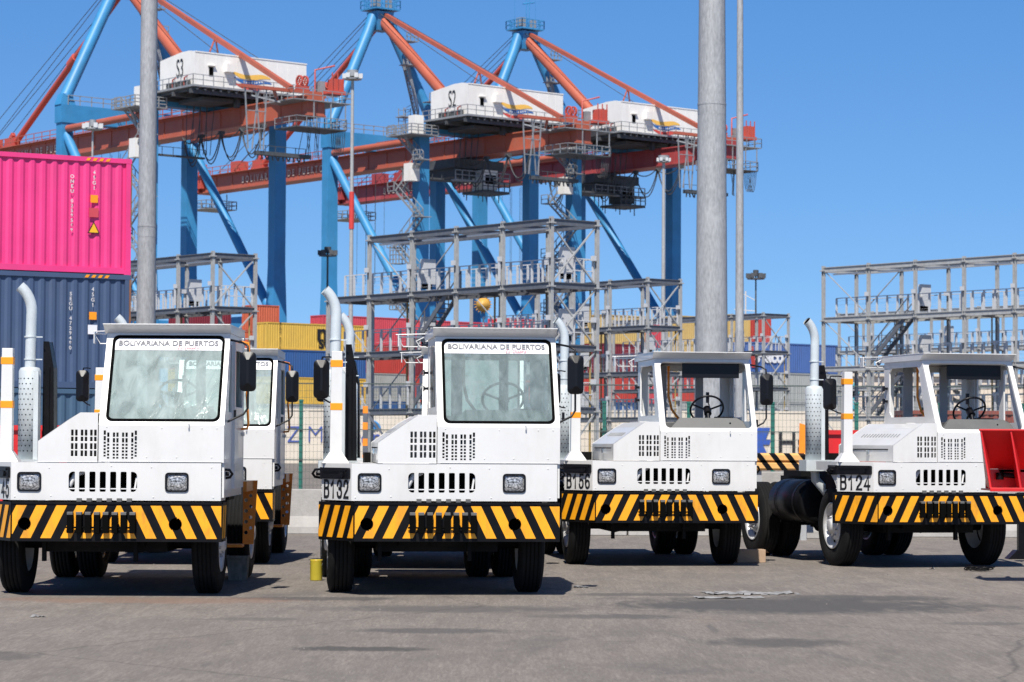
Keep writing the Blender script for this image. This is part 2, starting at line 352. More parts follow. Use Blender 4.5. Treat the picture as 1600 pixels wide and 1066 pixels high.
FY = .09                                    # plane of the front sheet metal
def fn_bumper():
    b = MB(); z0, z1 = .56, .95
    xa, xb, xc = -1.21, -.87, 1.215         # swept corner, its inner edge, right end
    ys_ = .59                               # how far back the left corner is swept
    # sheet with two tow holes: main face
    b.plate(rect(xb, xc, z0, z1), [circ(-.745, .735, .063), circ(.755, .735, .063)], .02, lambda u, v, w: (u, w, v), 0)
    b.beam((xa, ys_, (z0 + z1) / 2), (xb - .005, .012, (z0 + z1) / 2), .02, z1 - z0, 0)
    b.box(xc - .02, xc, .02, .42, z0, z1, 0); b.box(xa - .008, xa + .012, ys_, ys_ + .1, z0, z1, 0)
    b.box(xb, xc, .02, .14, z1 - .02, z1, 0); b.box(xb, xc, .02, .12, z0, z0 + .02, 0)
    b.box(xb, xc, -.012, 0, z1 - .018, z1 + .004, 0)
    for hx in (-.745, .755):
        b.lathe([(0, .063), (.10, .063), (.10, .0)], 16, 2, Matrix.Translation((hx, .02, .735)) @ Matrix.Rotation(R(90), 4, 'Z'))
    # yellow stripes, 3 mm proud
    zb, zt = .592, .918; sh = .158; cx = .19
    def poly(pts, T, th=-.003): b.plate(pts, [], th, T, 1)
    def clip(pts, lo, hi):
        out = pts
        for side, lim in ((1, lo), (-1, hi)):
            res = []
            for i in range(len(out)):
                a, c = out[i], out[(i + 1) % len(out)]; ia = (a[0] - lim) * side >= 0; ic = (c[0] - lim) * side >= 0
                if ia: res.append(a)
                if ia != ic: t = (lim - a[0]) / (c[0] - a[0]); res.append((lim, a[1] + (c[1] - a[1]) * t))
            out = res
            if not out: return out
        return out
    Tm = lambda u, v, w: (u, w, v)
    for k in range(8):                      # left half: slanting up to the right
        x0 = cx - .075 - .2 * k - .10; pts = [(x0, zb), (x0 + .105, zb), (x0 + .105 + sh, zt), (x0 + sh, zt)]
        # stop at the centre line
        mid = [(p[0], p[1]) for p in pts]; mid = clip(mid, xb + .004, cx)
        hx, hz = -.745, .735
        if len(mid) > 2:
            xs = [p[0] for p in mid]
            if min(xs) < hx + .07 and max(xs) > hx - .07: stripe_hole(b, mid, hx, hz, Tm)
            else: poly(mid, Tm)
    for k in range(8):
        x0 = cx + .075 + .2 * k; pts = [(x0, zb), (x0 + .105, zb), (x0 + .105 - sh, zt), (x0 - sh, zt)]
        mid = clip(pts, cx, xc - .004)
        if len(mid) > 2:
            xs = [p[0] for p in mid]
            if min(xs) < .755 + .07 and max(xs) > .755 - .07: stripe_hole(b, mid, .755, .735, Tm)
            else: poly(mid, Tm)
    # swept corner stripes
    d = Vector((xb - xa, -ys_, 0)); Lc = d.length; d.normalize(); nrm = Vector((d.y, -d.x, 0))
    Tc = lambda u, v, w: (xa + d.x * u + nrm.x * (.012 + w), ys_ + d.y * u + nrm.y * (.012 + w), v)
    for k in range(5, 10):
        x0 = Lc + (.885 - .2 * k); pts = clip([(x0, zb), (x0 + .105, zb), (x0 + .105 + sh, zt), (x0 + sh, zt)], .0, Lc - .004)
        if len(pts) > 2: b.plate(pts, [], .003, Tc, 1)
    Ts = lambda u, v, w: (xc + w, u, v)
    for x0 in (.05, .22): b.plate([(x0, zb), (x0 + .09, zb), (x0 + .19, zt), (x0 + .1, zt)], [], .003, Ts, 1)
    return b
def stripe_hole(b, pts, hx, hz, T):
    """stripe polygon minus the disc of the tow hole, cut in thin bands"""
    zs = sorted(set([p[1] for p in pts])); zb, zt = zs[0], zs[-1]; N = 26; r = .066
    def span(z):
        xs = []
        for i in range(len(pts)):
            a, c = pts[i], pts[(i + 1) % len(pts)]
            if abs(a[1] - c[1]) < 1e-9:
                if abs(z - a[1]) < 1e-6: xs += [a[0], c[0]]
                continue
            t = (z - a[1]) / (c[1] - a[1])
            if -1e-6 <= t <= 1 + 1e-6: xs.append(a[0] + (c[0] - a[0]) * t)
        return min(xs), max(xs)
    for i in range(N):
        za, zc = zb + (zt - zb) * i / N, zb + (zt - zb) * (i + 1) / N
        a0, a1 = span(za); c0, c1 = span(zc); zm = (za + zc) / 2
        hw = math.sqrt(max(0, r * r - (zm - hz) ** 2))
        segs = [(a0, a1, c0, c1)]
        if hw > 0:
            l, h = hx - hw, hx + hw; segs = []
            if a0 < l: segs.append((a0, min(a1, l), c0, min(c1, l)))
            if a1 > h: segs.append((max(a0, h), a1, max(c0, h), c1))
        for (p0, p1, q0, q1) in segs:
            if p1 - p0 > .002 and q1 - q0 > .002:
                b.add([T(p0, za, -.003), T(p1, za, -.003), T(q1, zc, -.003), T(q0, zc, -.003)], [(0, 1, 2, 3)], 1)

def fn_hooks():
    b = MB()
    for i in range(8):
        x = -.285 + i * .0885; b.box(x - .029, x + .029, -.06, 0, .645, .845, 0); b.box(x - .029, x + .029, -.062, 0, .825, .855, 1)  # grey caps paint the lit tops of the black bars
    b.tube([(-.33, -.03, .70), (.36, -.03, .70)], .010, 8, 0)
    for i in range(6): b.box(-.24 + i * .1, -.19 + i * .1, .06, .12, .952, .99, 1)
    return b
HL = [(-.83, -.605), (.645, .865)]
CA = (-1.19, .59); CL = math.hypot(.29, .50); CD = (.29 / CL, -.50 / CL); CN = (CD[1], -CD[0]); CM4 = Matrix.Translation((CA[0], CA[1], 0)) @ Matrix.Rotation(math.atan2(CD[1], CD[0]), 4, 'Z')
def fn_fascia():
    b = MB()
    holes = [rrect(a + .006, c - .006, 1.068, 1.235, .03) for a, c in HL]
    for i in range(7):
        x = -.325 + i * .1035
        if i in (0, 6):
            x0, x1 = (x, x + .062); r = .045; z0, z1 = 1.052, 1.253
            L = []
            for cx, cz, a, rr in ((x1, z1, 0, r if i == 6 else .01), (x0, z1, 90, r if i == 0 else .01), (x0, z0, 180, r if i == 0 else .01), (x1, z0, 270, r if i == 6 else .01)):
                sx = -1 if a in (0, 270) else 1; sz = -1 if a in (0, 90) else 1
                for k in range(5):
                    t = R(a + 90 * k / 4); L.append((cx + sx * rr + rr * math.cos(t), cz + sz * rr + rr * math.sin(t)))
            holes.append(L)
        else: holes.append(rrect(x, x + .06, 1.052, 1.253, .012))
    b.plate(rect(-.90, 1.195, .968, 1.345), holes, .012, lambda u, v, w: (u, FY + w, v))
    b.plate(rect(0, CL, .968, 1.345), [], -.012, lambda u, v, w: (CA[0] + CD[0] * u + CN[0] * w, CA[1] + CD[1] * u + CN[1] * w, v))   # swept left corner
    b.plate([(-.90, FY + .013), (-1.175, .59), (-1.175, 1.35), (-.64, 1.35), (-.64, FY + .013)], [], .018, lambda u, v, w: (u, v, 1.326 + w))
    b.box(-.64, 1.183, FY + .012, .6, 1.300, 1.32)
    b.plate([(.59, 1.345), (.59, .968), (.66, 1.08), (.85, 1.2), (1.1, 1.235), (1.35, 1.235), (1.35, 1.345)], [], .012, lambda u, v, w: (-1.19 + w, u, v))
    b.plate([(FY + .012, 1.32), (FY + .012, .968), (.5, .968), (.66, 1.1), (.9, 1.22), (1.25, 1.24), (1.25, 1.32)], [], .012, lambda u, v, w: (1.183 + w, u, v))
    for z in (1.0, 1.05, 1.1, 1.15, 1.2, 1.26, 1.31):
        for y in (FY + .03,): b.lathe([(0, .007), (.004, .005), (.005, 0)], 8, 0, Matrix.Translation((1.195, y, z)));  b.lathe([(0, .007), (-.004, .005), (-.005, 0)], 8, 0, Matrix.Translation((-1.19, .62, z)))
    for x, z in ((-.52, 1.29), (-.5, 1.01), (.5, 1.30), (.52, 1.0), (1.1, 1.3), (1.12, 1.0), (-.86, 1.0), (.1, 1.31)):
        b.lathe([(0, .009), (.004, .007), (.005, 0)], 8, 0, Matrix.Translation((x, FY, z)) @ Matrix.Rotation(R(-90), 4, 'Z'))
    return b
def fn_grille_back():
    b = MB(); b.box(-.62, 1.15, .24, .5, .99, 1.30, 0)  # black box paints the dark interior behind the grille slots
    b.box(-.34, .40, .105, .115, 1.078, 1.088, 1)
    b.tube([(-.33, .17, 1.11), (-.27, .17, 1.22), (-.18, .19, 1.26)], .03, 8, 1); b.tube([(.33, .14, 1.08), (.35, .14, 1.2)], .012, 8, 1)
    return b
def fn_hoodfront():
    b = MB(); holes = []
    for x in (-.305, -.262, -.205, -.162, -.112):
        for z0, z1 in ((1.60, 1.665), (1.618 - .07, 1.618 - .02 - .012), (1.475, 1.53), (1.405, 1.462)):
            pass
    for x in (-.305, -.265, -.208, -.168, -.115, -.075):
        for z0, z1 in ((1.61, 1.67), (1.555, 1.60), (1.475, 1.535), (1.405, 1.463)): holes.append(rect(x, x + .024, z0, z1))
    out = [(-.635, 1.349), (-.04, 1.349), (-.04, 1.84), (-.215, 1.84), (-.33, 1.775), (-.635, 1.56)]
    b.plate(out, holes, .012, lambda u, v, w: (u, FY - .004 + w, v))
    # the folded top and side of the engine cover
    prof = [(-.635, 1.349), (-.635, 1.56), (-.33, 1.775), (-.215, 1.84), (-.04, 1.84)]
    y0, y1 = FY + .008, 1.95
    for (xa, za), (xb, zb) in zip(prof[:-1], prof[1:]):
        n = Vector((-(zb - za), 0, xb - xa)).normalized() * .012
        b.add([(xa, y0, za), (xb, y0, zb), (xb, y1, zb), (xa, y1, za), (xa - n.x, y0, za - n.z), (xb - n.x, y0, zb - n.z), (xb - n.x, y1, zb - n.z), (xa - n.x, y1, za - n.z)],
              [(0, 1, 2, 3), (7, 6, 5, 4), (0, 4, 5, 1), (1, 5, 6, 2), (2, 6, 7, 3), (3, 7, 4, 0)], 0)
    b.plate(out, [], .012, lambda u, v, w: (u, y1 + w, v))
    b.box(-.642, -.636, .25, 1.7, 1.50, 1.512, 1)                        # seam of the access lid
    b.box(-.66, -.636, .85, .93, 1.44, 1.50, 2)
    for i in range(13):                                                # louvres on the slope
        y = .3 + i * .1; a = Vector((-.50, y, 1.664)); c = Vector((-.44, y + .025, 1.706))
        b.beam(a, c, .018, .006, 3)
    b.box(-.2, -.07, .7, 1.5, 1.842, 1.85, 0)
    return b
def fn_cab():
    b = MB(); X0, X1 = -.03, 1.222; yb = 1.85; SB = .50; zw0, zw1 = 1.72, 2.66
    # lower front, right of the engine cover, with the vent block
    holes = []
    for k, x in enumerate((.02, .055, .112, .147, .203, .238, .295, .33)):
        tops = [1.665 if k in (0, 7) else 1.645]
        z = tops[0]
        for h in (.045, .045, .022, .022, .022, .022, .018):
            holes.append(rect(x, x + .022, z - h, z)); z -= h + .011
    b.plate(rect(X0, X1, 1.349, zw0), holes, .012, lambda u, v, w: (u, FY - .004 + w, v))
    b.box(.0, 1.2, FY - .007, FY - .004, 1.352, 1.358, 0)
    # raked windscreen frame
    rk = math.atan2(SB, zw1 - zw0); Lh = math.hypot(SB, zw1 - zw0)
    T = lambda u, v, w: (u, FY - .004 + v * math.sin(rk) + w * math.cos(rk), zw0 + v * math.cos(rk) - w * math.sin(rk))
    b.plate(rect(X0, X1, 0, Lh), [rrect(X0 + .075, X1 - .06, .055, Lh - .04, .06, 5)], .035, T)
    # sides: the windscreen rake shows in their front edge
    for s, xs in ((-1, X0), (1, X1 - .02)):
        out = [(FY + .03, 1.0 if s > 0 else 1.35), (FY + .03, zw0), (FY + SB + .03, zw1), (yb, zw1), (yb, 1.0 if s > 0 else 1.35)]
        win = [(.50, 1.93), (1.60, 1.93), (1.68, 2.0), (1.68, 2.52), (1.62, 2.58), (.74, 2.58), (.68, 2.53)] if s < 0 else [(.46, 1.86), (.78, 1.86), (.78, 2.55), (.68, 2.55)]
        holes = [win]
        if s > 0: holes.append([(.92, 1.45), (1.7, 1.45), (1.7, 2.55), (.92, 2.55)])
        b.plate(out, holes, .02, lambda u, v, w, xs=xs: (xs + w, u, v))
    # rear wall with a wide opening
    b.plate(rect(X0 + .02, X1 - .02, 1.2, zw1), [rrect(X0 + .13, X1 - .14, 1.78, 2.54, .05)], .02, lambda u, v, w: (u, yb - .02 + w, v))
    b.box(X0 + .02, X1 - .02, FY + .3, yb - .03, 1.26, 1.30)
    for y in (1.72,):
        for i in range(7): b.lathe([(0, .01), (-.006, .008), (-.007, 0)], 8, 0, Matrix.Translation((X1 - .021, y, 1.9 + i * .1)))
    # front seams and rivets
    for x, z in ((.45, 1.40), (.75, 1.40), (1.1, 1.40), (.05, 1.70), (.6, 1.69), (1.15, 1.69), (1.0, 1.69)):
        b.lathe([(0, .008), (.004, .006), (.005, 0)], 8, 0, Matrix.Translation((x, FY - .004, z)) @ Matrix.Rotation(R(-90), 4, 'Z'))
    return b
def fn_roof():
    b = MB(); x0, x1 = -.055, 1.23; ya, yb = .47, 1.98
    b.plate([(ya, 2.752), (ya + .0, 2.742), (ya + .115, 2.662), (yb, 2.662), (yb + .02, 2.70), (yb, 2.742)], [], x1 - x0, lambda u, v, w: (x0 + w, u, v))
    b.box(x0 - .004, x1 + .004, ya - .012, yb + .03, 2.742, 2.752)
    b.box(-.36, -.35, 1.78, 1.9, 2.60, 2.73); b.box(-.36, -.06, 1.88, 1.9, 2.70, 2.715)
    b.tube([(-.05, 1.86, 2.6), (-.30, 1.86, 2.60), (-.38, 1.86, 2.73), (-.05, 1.86, 2.74)], .007, 6); b.tube([(-.12, 1.84, 2.6), (-.16, 1.84, 2.66), (-.08, 1.84, 2.70)], .007, 6)
    return b
def fn_gasket():
    b = MB(); X0, X1 = -.03, 1.222; SB = .50; zw0, zw1 = 1.72, 2.66; rk = math.atan2(SB, zw1 - zw0); Lh = math.hypot(SB, zw1 - zw0)
    T = lambda u, v, w: (u, FY - .004 + v * math.sin(rk) + w * math.cos(rk), zw0 + v * math.cos(rk) - w * math.sin(rk))
    b.plate(rrect(X0 + .062, X1 - .047, .042, Lh - .027, .066, 5), [rrect(X0 + .090, X1 - .075, .070, Lh - .055, .05, 5)], .02, lambda u, v, w: T(u, v, w - .006))
    return b
def wT(u, v, w):
    X0, X1 = -.03, 1.222; SB = .50; zw0, zw1 = 1.72, 2.66; rk = math.atan2(SB, zw1 - zw0)
    return (u, FY - .004 + v * math.sin(rk) + w * math.cos(rk), zw0 + v * math.cos(rk) - w * math.sin(rk))
LH = math.hypot(.5, .94)
def fn_glass():
    b = MB(); b.plate(rrect(.055, 1.152, .065, LH - .05, .055, 5), [], .006, lambda u, v, w: wT(u, v, w + .012)); return b
def fn_strip():
    b = MB(); o = [(p[0], p[1]) for p in rrect(.06, 1.147, .07, LH - .055, .05, 5) if p[1] > LH - .2]
    o = [(1.147, LH - .192)] + [p for p in o] + [(.06, LH - .192)]
    o = sorted(set(o), key=lambda p: math.atan2(p[1] - (LH - .12), p[0] - .6))
    b.plate(o, [], .002, lambda u, v, w: wT(u, v, w + .009)); return b
def wheel_part(key, x, y, side, parent):
    """side = -1: outer face looks to -x"""
    def tyre():
        b = MB(); r = .52; w = .275
        pr = [(-w / 2 + .03, .30), (-w / 2 + .005, .34), (-w / 2, .42), (-w / 2 + .015, .49), (-w / 2 + .035, .512)]
        for i in range(5):
            a = -w / 2 + .04 + i * .041
            pr += [(a, r), (a + .03, r), (a + .032, r - .014), (a + .039, r - .014)]
        pr = pr[:-2] + [(w / 2 - .035, .512), (w / 2 - .015, .49), (w / 2, .42), (w / 2 - .005, .34), (w / 2 - .03, .30)]
        b.lathe(pr, 44, 0)
        return b
    def rim():
        b = MB(); b.lathe([(-.11, .295), (-.125, .302), (-.132, .292), (-.105, .27), (-.06, .262), (-.045, .235), (-.05, .20), (-.075, .185), (-.095, .16), (-.10, .12), (-.12, .115), (-.125, .09), (-.16, .085), (-.17, .06), (-.17, 0)], 36, 0)
        b.lathe([(.11, .30), (.10, .27), (.0, .26), (-.03, .24)], 36, 0)
        for k in range(10):
            t = 2 * math.pi * k / 10; c = Vector((-.10, .138 * math.cos(t), .138 * math.sin(t))); b.tube([c, c + Vector((-.035, 0, 0))], .014, 6, 1)
            t += .31; c = Vector((-.0585, .212 * math.cos(t), .212 * math.sin(t))); b.tube([c + Vector((.0, 0, 0)), c + Vector((-.006, 0, 0))], .02, 10, 2)
        return b
    w = bpy.data.objects.new('wheel', None); COL.objects.link(w); w.parent = parent; w.location = (x, y, .518); w.rotation_euler = (random.uniform(0, 6), 0, 0 if side < 0 else math.pi)
    w.empty_display_size = .2
    part('tyre', tyre, 'tyre', RUBBER, w); part('rim', rim, 'rim', [RIM, CHROME, HOLE], w)
    return w
def fn_chassis():
    b = MB()
    for x in (-.42, .42): b.box(x - .045, x + .045, .2, 5.0, .72, .96)
    b.box(-.40, .40, .35, 1.5, .50, 1.0)                                 # engine and sump
    b.box(-.9, .9, .16, .5, .60, .95)
    b.box(-1.10, -.8, .5, 1.25, .98, 1.28); b.box(.8, 1.10, .5, 1.25, .98, 1.28)
    b.box(-.72, .72, .55, 1.1, .98, 1.3)
    b.tube([(-.95, 1.0, .52), (.95, 1.0, .52)], .07, 10); b.tube([(-.9, 4.05, .52), (.9, 4.05, .52)], .1, 10)
    b.lathe([(-.25, .05), (-.15, .2), (0, .24), (.15, .2), (.25, .05)], 16, 0, Matrix.Translation((0, 4.05, .54)))
    b.box(-.8, -.5, 1.4, 2.6, .45, .85); b.box(.5, .95, 1.35, 1.9, .5, .9)
    b.tube([(.3, 1.4, .45), (.3, 3.4, .62)], .05, 8); b.tube([(0, 1.5, .62), (0, 3.6, .58)], .05, 8)
    b.box(-.5, .5, 3.1, 4.6, .98, 1.12); b.box(-.6, .6, 3.5, 4.2, 1.12, 1.2)
    b.box(-.55, .55, 4.9, 5.0, .6, 1.0)
    b.box(-.80, .80, 1.5, 3.4, .86, .93); b.box(-.62, .62, .45, 1.9, .44, .95); b.box(-.5, .5, 4.55, 4.9, .5, .9)  # deck plate and belly fill, added to block light under the truck
    for x in (-.62, .30): b.box(x, x + .04, .3, .36, .35, .58)
    b.box(.75, 1.15, 1.3, 1.85, .95, 1.26); b.box(-.7, -.5, 2.2, 2.7, 1.0, 1.45)
    return b
def fn_headlamp(x0, x1):
    def f():
        b = MB(); b.plate(rrect(x0 - .008, x1 + .008, 1.054, 1.248, .036), [rrect(x0 + .01, x1 - .01, 1.072, 1.231, .026)], .03, lambda u, v, w: (u, FY - .012 + w, v)); return b
    return f
def fn_lens(x0, x1):
    def f():
        b = MB(); N = 8; vs = []; fs = []
        for j in range(N + 1):
            for i in range(N + 1):
                u = x0 + .01 + (x1 - x0 - .02) * i / N; v = 1.072 + .159 * j / N
                d = (1 - (2 * i / N - 1) ** 4) * (1 - (2 * j / N - 1) ** 4); vs.append((u, FY + .012 - .016 * d, v))
        for j in range(N):
            for i in range(N): a = j * (N + 1) + i; fs.append((a, a + 1, a + N + 2, a + N + 1))
        b.add(vs, fs, 0, True); return b
    return f
def fn_muffler():
    b = MB(); x, y = -1.04, 1.82; M = Matrix.Translation((x, y, 0)) @ Matrix.Rotation(R(-90), 4, 'Y')
    b.lathe([(1.36, 0), (1.36, .118), (2.30, .118), (2.335, .10), (2.345, .06)], 28, 0, M)
    for k in range(15):                                                # heat-shield perforations
        for j in range(-3, 3):
            t = R(250 + j * 22 + (11 if k % 2 else 0)); c = Vector((x + .1185 * math.cos(t), y + .1185 * math.sin(t), 1.45 + k * .055)); n = Vector((math.cos(t), math.sin(t), 0)) * .0035
            b.tube([c - n * 2, c + n * .3], .0075, 6, 1)
    b.box(x + .06, x + .11, y - .11, y - .07, 1.36, 2.3, 0)
    b.tube([(x, y, 1.36), (x + .02, y, 1.1), (x + .2, y, .9)], .06, 10, 0)
    b.box(x - .17, x + .25, y - .16, y + .12, 1.215, 1.36, 0)
    return b
def fn_pipe():
    b = MB(); x, y = -1.04, 1.82; pts = [(x, y, 2.33), (x + .01, y, 2.9)]
    for i in range(7): t = R(i * 9.5); pts.append((x + .012 - (1 - math.cos(t)) * .28, y - (1 - math.cos(t)) * .05, 2.93 + math.sin(t) * .33))
    b.tube(pts, .058, 16, 0, caps=False)
    e = Vector(pts[-1]); dd = (e - Vector(pts[-2])).normalized(); b.tube([e - dd * .02, e - dd * .012], .054, 16, 1)
    for z in (2.42, 2.66): b.tube([(x, y, z), (x, y, z + .015)], .066, 16, 0); b.box(x, x + .13, y - .006, y + .006, z, z + .012, 0)
    return b
def fn_duct():
    b = MB(); b.plate([(-1.03, 1.30), (-.91, 1.30), (-.92, 2.34), (-.975, 2.62), (-1.03, 2.62)], [], .22, lambda u, v, w: (u + .115, 1.92 + w, v))
    b.box(-.85, -.843, 1.905, 1.92, 1.4, 2.35); return b
def fn_post():
    b = MB(); x, y = -1.05, .62
    b.beam((x, y, 1.45), (x + .005, y, 2.50), .125, .10, 0, up=(0, 1, 0), w2=.11)
    # flared foot
    b.add([(x - .14, y - .10, 1.345), (x + .14, y - .10, 1.345), (x + .14, y + .12, 1.345), (x - .14, y + .12, 1.345), (x - .063, y - .051, 1.46), (x + .063, y - .051, 1.46), (x + .063, y + .051, 1.46), (x - .063, y + .051, 1.46)],
          [(0, 1, 5, 4), (1, 2, 6, 5), (2, 3, 7, 6), (3, 0, 4, 7)], 0)
    for z in (1.89, 2.335): b.beam((x + .003, y, z), (x + .003, y, z + .075), .126, .106, 1, up=(0, 1, 0))
    return b
def mirror_fn(s):
    def f():
        b = MB(); x = 1.42 if s > 0 else -1.20; y = .42 if s > 0 else .81
        pr = rrect(x - .082, x + .082, 2.07, 2.47, .045)
        b.plate(pr, [], .05, lambda u, v, w: (u, y + w, v))
        n_ = len(pr); inner = [(x + max(-.012, min(.012, p[0] - x)), 2.27 + max(-.12, min(.12, p[1] - 2.27))) for p in pr]
        b.add([(p[0], y, p[1]) for p in pr] + [(q[0], y - .035, q[1]) for q in inner], [(i, (i + 1) % n_, n_ + (i + 1) % n_, n_ + i) for i in range(n_)] + [tuple(range(n_, 2 * n_))]); return b
    return f
def arm_fn(s):
    def f():
        b = MB()
        if s > 0: b.tube([(1.21, .62, 2.60), (1.36, .50, 2.565), (1.415, .46, 2.53), (1.42, .45, 2.46)], .011, 8); b.tube([(1.42, .46, 2.08), (1.42, .46, 1.90), (1.38, .44, 1.84), (1.21, .40, 1.755)], .011, 8); b.box(1.28, 1.305, .42, .45, 1.80, 1.88)
        else: b.tube([(-1.08, .64, 2.49), (-1.12, .74, 2.50), (-1.19, .83, 2.50), (-1.20, .84, 2.45)], .009, 6); b.tube([(-1.08, .64, 2.02), (-1.12, .74, 2.03), (-1.20, .84, 2.08)], .009, 6)
        return b
    return f
def fn_wheelhand():
    b = MB(); c = Vector((.69, .72, 2.02)); tilt = Matrix.Rotation(R(-50), 3, 'X'); N = 36; pts = []
    for i in range(N + 1): t = 2 * math.pi * i / N; pts.append(c + tilt @ Vector((.215 * math.cos(t), .215 * math.sin(t), 0)))
    b.tube(pts, .014, 8, 0, caps=False)
    for a in (90, 200, 340): t = R(a); b.tube([c + tilt @ Vector((0, 0, -.03)), c + tilt @ Vector((.21 * math.cos(t), .21 * math.sin(t), 0))], .012, 8)
    b.tube([c + tilt @ Vector((0, 0, .01)), c + tilt @ Vector((0, 0, -.1))], .05, 12); b.tube([c + tilt @ Vector((0, 0, -.1)), (.69, .55, 1.72)], .028, 10)
    b.box(.80, 1.04, .74, .80, 1.875, 1.92); b.tube([(.76, .80, 1.99), (.73, .86, 2.12)], .01, 6); b.box(.705, .745, .84, .87, 2.10, 2.24)
    return b
def fn_dash():
    b = MB(); b.plate([(.10, 1.70), (1.17, 1.70), (1.10, 1.86), (1.02, 1.895), (.28, 1.895), (.17, 1.80)], [circ(.93, 1.83, .011, 10)], .05, lambda u, v, w: (u, .30 + (v - 1.7) * .55 + w, v))
    b.box(.06, 1.17, .13, .34, 1.715, 1.735); b.box(.25, 1.05, .42, .62, 1.6, 1.86)
    b.box(.02, .22, .5, .8, 1.3, 1.84); b.box(.75, 1.15, 1.0, 1.5, 1.3, 1.5)
    return b
def fn_visor():
    b = MB(); b.beam((.35, .66, 2.53), (1.1, .66, 2.53), .02, .22, 0); b.box(.0, 1.18, .62, 1.8, 2.62, 2.65, 0)
    b.box(.22, .34, 1.76, 1.80, 1.3, 2.6, 1); b.box(.74, .84, 1.76, 1.8, 1.3, 2.6, 1)
    return b
def fn_seat():
    b = MB(); b.box(.38, .86, 1.05, 1.5, 1.45, 1.62); b.beam((.62, 1.5, 1.6), (.62, 1.62, 2.28), .44, .12, 0, up=(0, 1, 0)); return b
def fn_black_trim():
    b = MB()
    b.plate(rrect(.02, CL - .02, 1.185, 1.30, .02), [], -.028, lambda u, v, w: CM4 @ Vector((u, w, v)))
    b.plate(rrect(.05, CL - .05, 1.262, 1.292, .012), [], -.012, lambda u, v, w: CM4 @ Vector((u, w - .028, v))); b.plate(rrect(CL - .19, CL - .10, 1.20, 1.255, .02), [], -.02, lambda u, v, w: CM4 @ Vector((u, w - .028, v)))
    return b
def fn_side(x):
  def f():
    b = MB()
    if 1:
        s = 1 if x > 0 else -1; oy = 0 if x > 0 else .44; pts = [(x, .2, 1.28), (x + s * .07, .23, 1.275), (x + s * .095, .26, 1.235), (x + s * .07, .28, 1.20), (x, .3, 1.19)]
        b.tube(pts, .014, 8); b.tube([(x, .28, 1.235), (x + s * .06, .28, 1.235)], .022, 8)
        b.box(min(x, x + s * .02), max(x, x + s * .02), .14, .44, 1.18, 1.30)
        b.v = [(p[0], p[1] + oy, p[2]) for p in b.v]
    return b
  return f
def fn_tank():
    b = MB(); M = Matrix.Translation((-.86, 2.45, .80)) @ Matrix.Rotation(R(90), 4, 'Z')
    b.lathe([(-.62, 0), (-.62, .24), (-.60, .29), (.60, .29), (.62, .24), (.62, 0)], 32, 0, M)
    for a in (-.35, .35): b.lathe([(a - .03, .296), (a + .03, .296)], 32, 0, M)
    b.box(-.62, -.42, 1.9, 3.0, .6, .95); return b
def fn_step():
    b = MB()
    b.box(.86, 1.24, 2.0, 2.85, 1.10, 1.13); b.plate([(1.12, .42), (1.24, .42), (1.28, 1.13), (1.12, 1.13)], [circ(1.155, .55 + i * .12, .022, 10) for i in range(5)] + [circ(1.205, .60 + i * .12, .02, 10) for i in range(4)], .02, lambda u, v, w: (u, 2.83 + w, v))
    b.box(1.20, 1.24, 2.0, 2.83, 1.02, 1.10); b.box(.9, 1.2, 1.95, 2.2, .42, .45); b.box(.9, .94, 2.0, 2.06, .45, 1.10)
    return b
def fn_grab():
    b = MB(); b.tube([(1.22, 1.55, 2.62), (1.31, 1.55, 2.60), (1.32, 1.56, 2.54), (1.30, 1.56, 2.05), (1.32, 1.56, 1.75), (1.31, 1.55, 1.70), (1.22, 1.55, 1.69)], .013, 8); return b
def fn_inner_pipe():
    b = MB(); b.tube([(.34, 1.6, 2.60), (.34, 1.6, 2.2), (.38, 1.58, 2.02), (.47, 1.56, 1.90), (.50, 1.56, 1.7)], .017, 8); return b
def fn_door():
    b = MB(); b.plate(rect(.86, 1.76, 1.08, 2.6), [rrect(.96, 1.66, 1.92, 2.50, .04)], .022, lambda u, v, w: (1.224 + w, u, v)); b.box(1.247, 1.27, 1.6, 1.7, 1.62, 1.66); return b
def fn_latches():
    b = MB()
    for z in (2.13, 2.3): b.box(-.075, -.032, 1.72, 1.80, z, z + .03); b.box(-.085, -.07, 1.73, 1.79, z - .02, z + .05)
    return b
def fn_sideglass():
    b = MB(); b.plate([(.50, 1.93), (1.60, 1.93), (1.68, 2.0), (1.68, 2.52), (1.62, 2.58), (.74, 2.58), (.68, 2.53)], [], .006, lambda u, v, w: (-.024 + w, u, v))
    b.box(-.034, -.028, .62, .66, 1.93, 2.5, 1); b.box(-.034, -.028, 1.1, 1.13, 1.93, 2.58, 1); return b
def fn_pin():
    b = MB(); b.tube([(.87, FY - .02, 1.735), (.87, FY - .025, 1.695)], .008, 6); b.tube([(.87, FY - .03, 1.73), (.87, FY + .02, 1.745)], .008, 6); return b

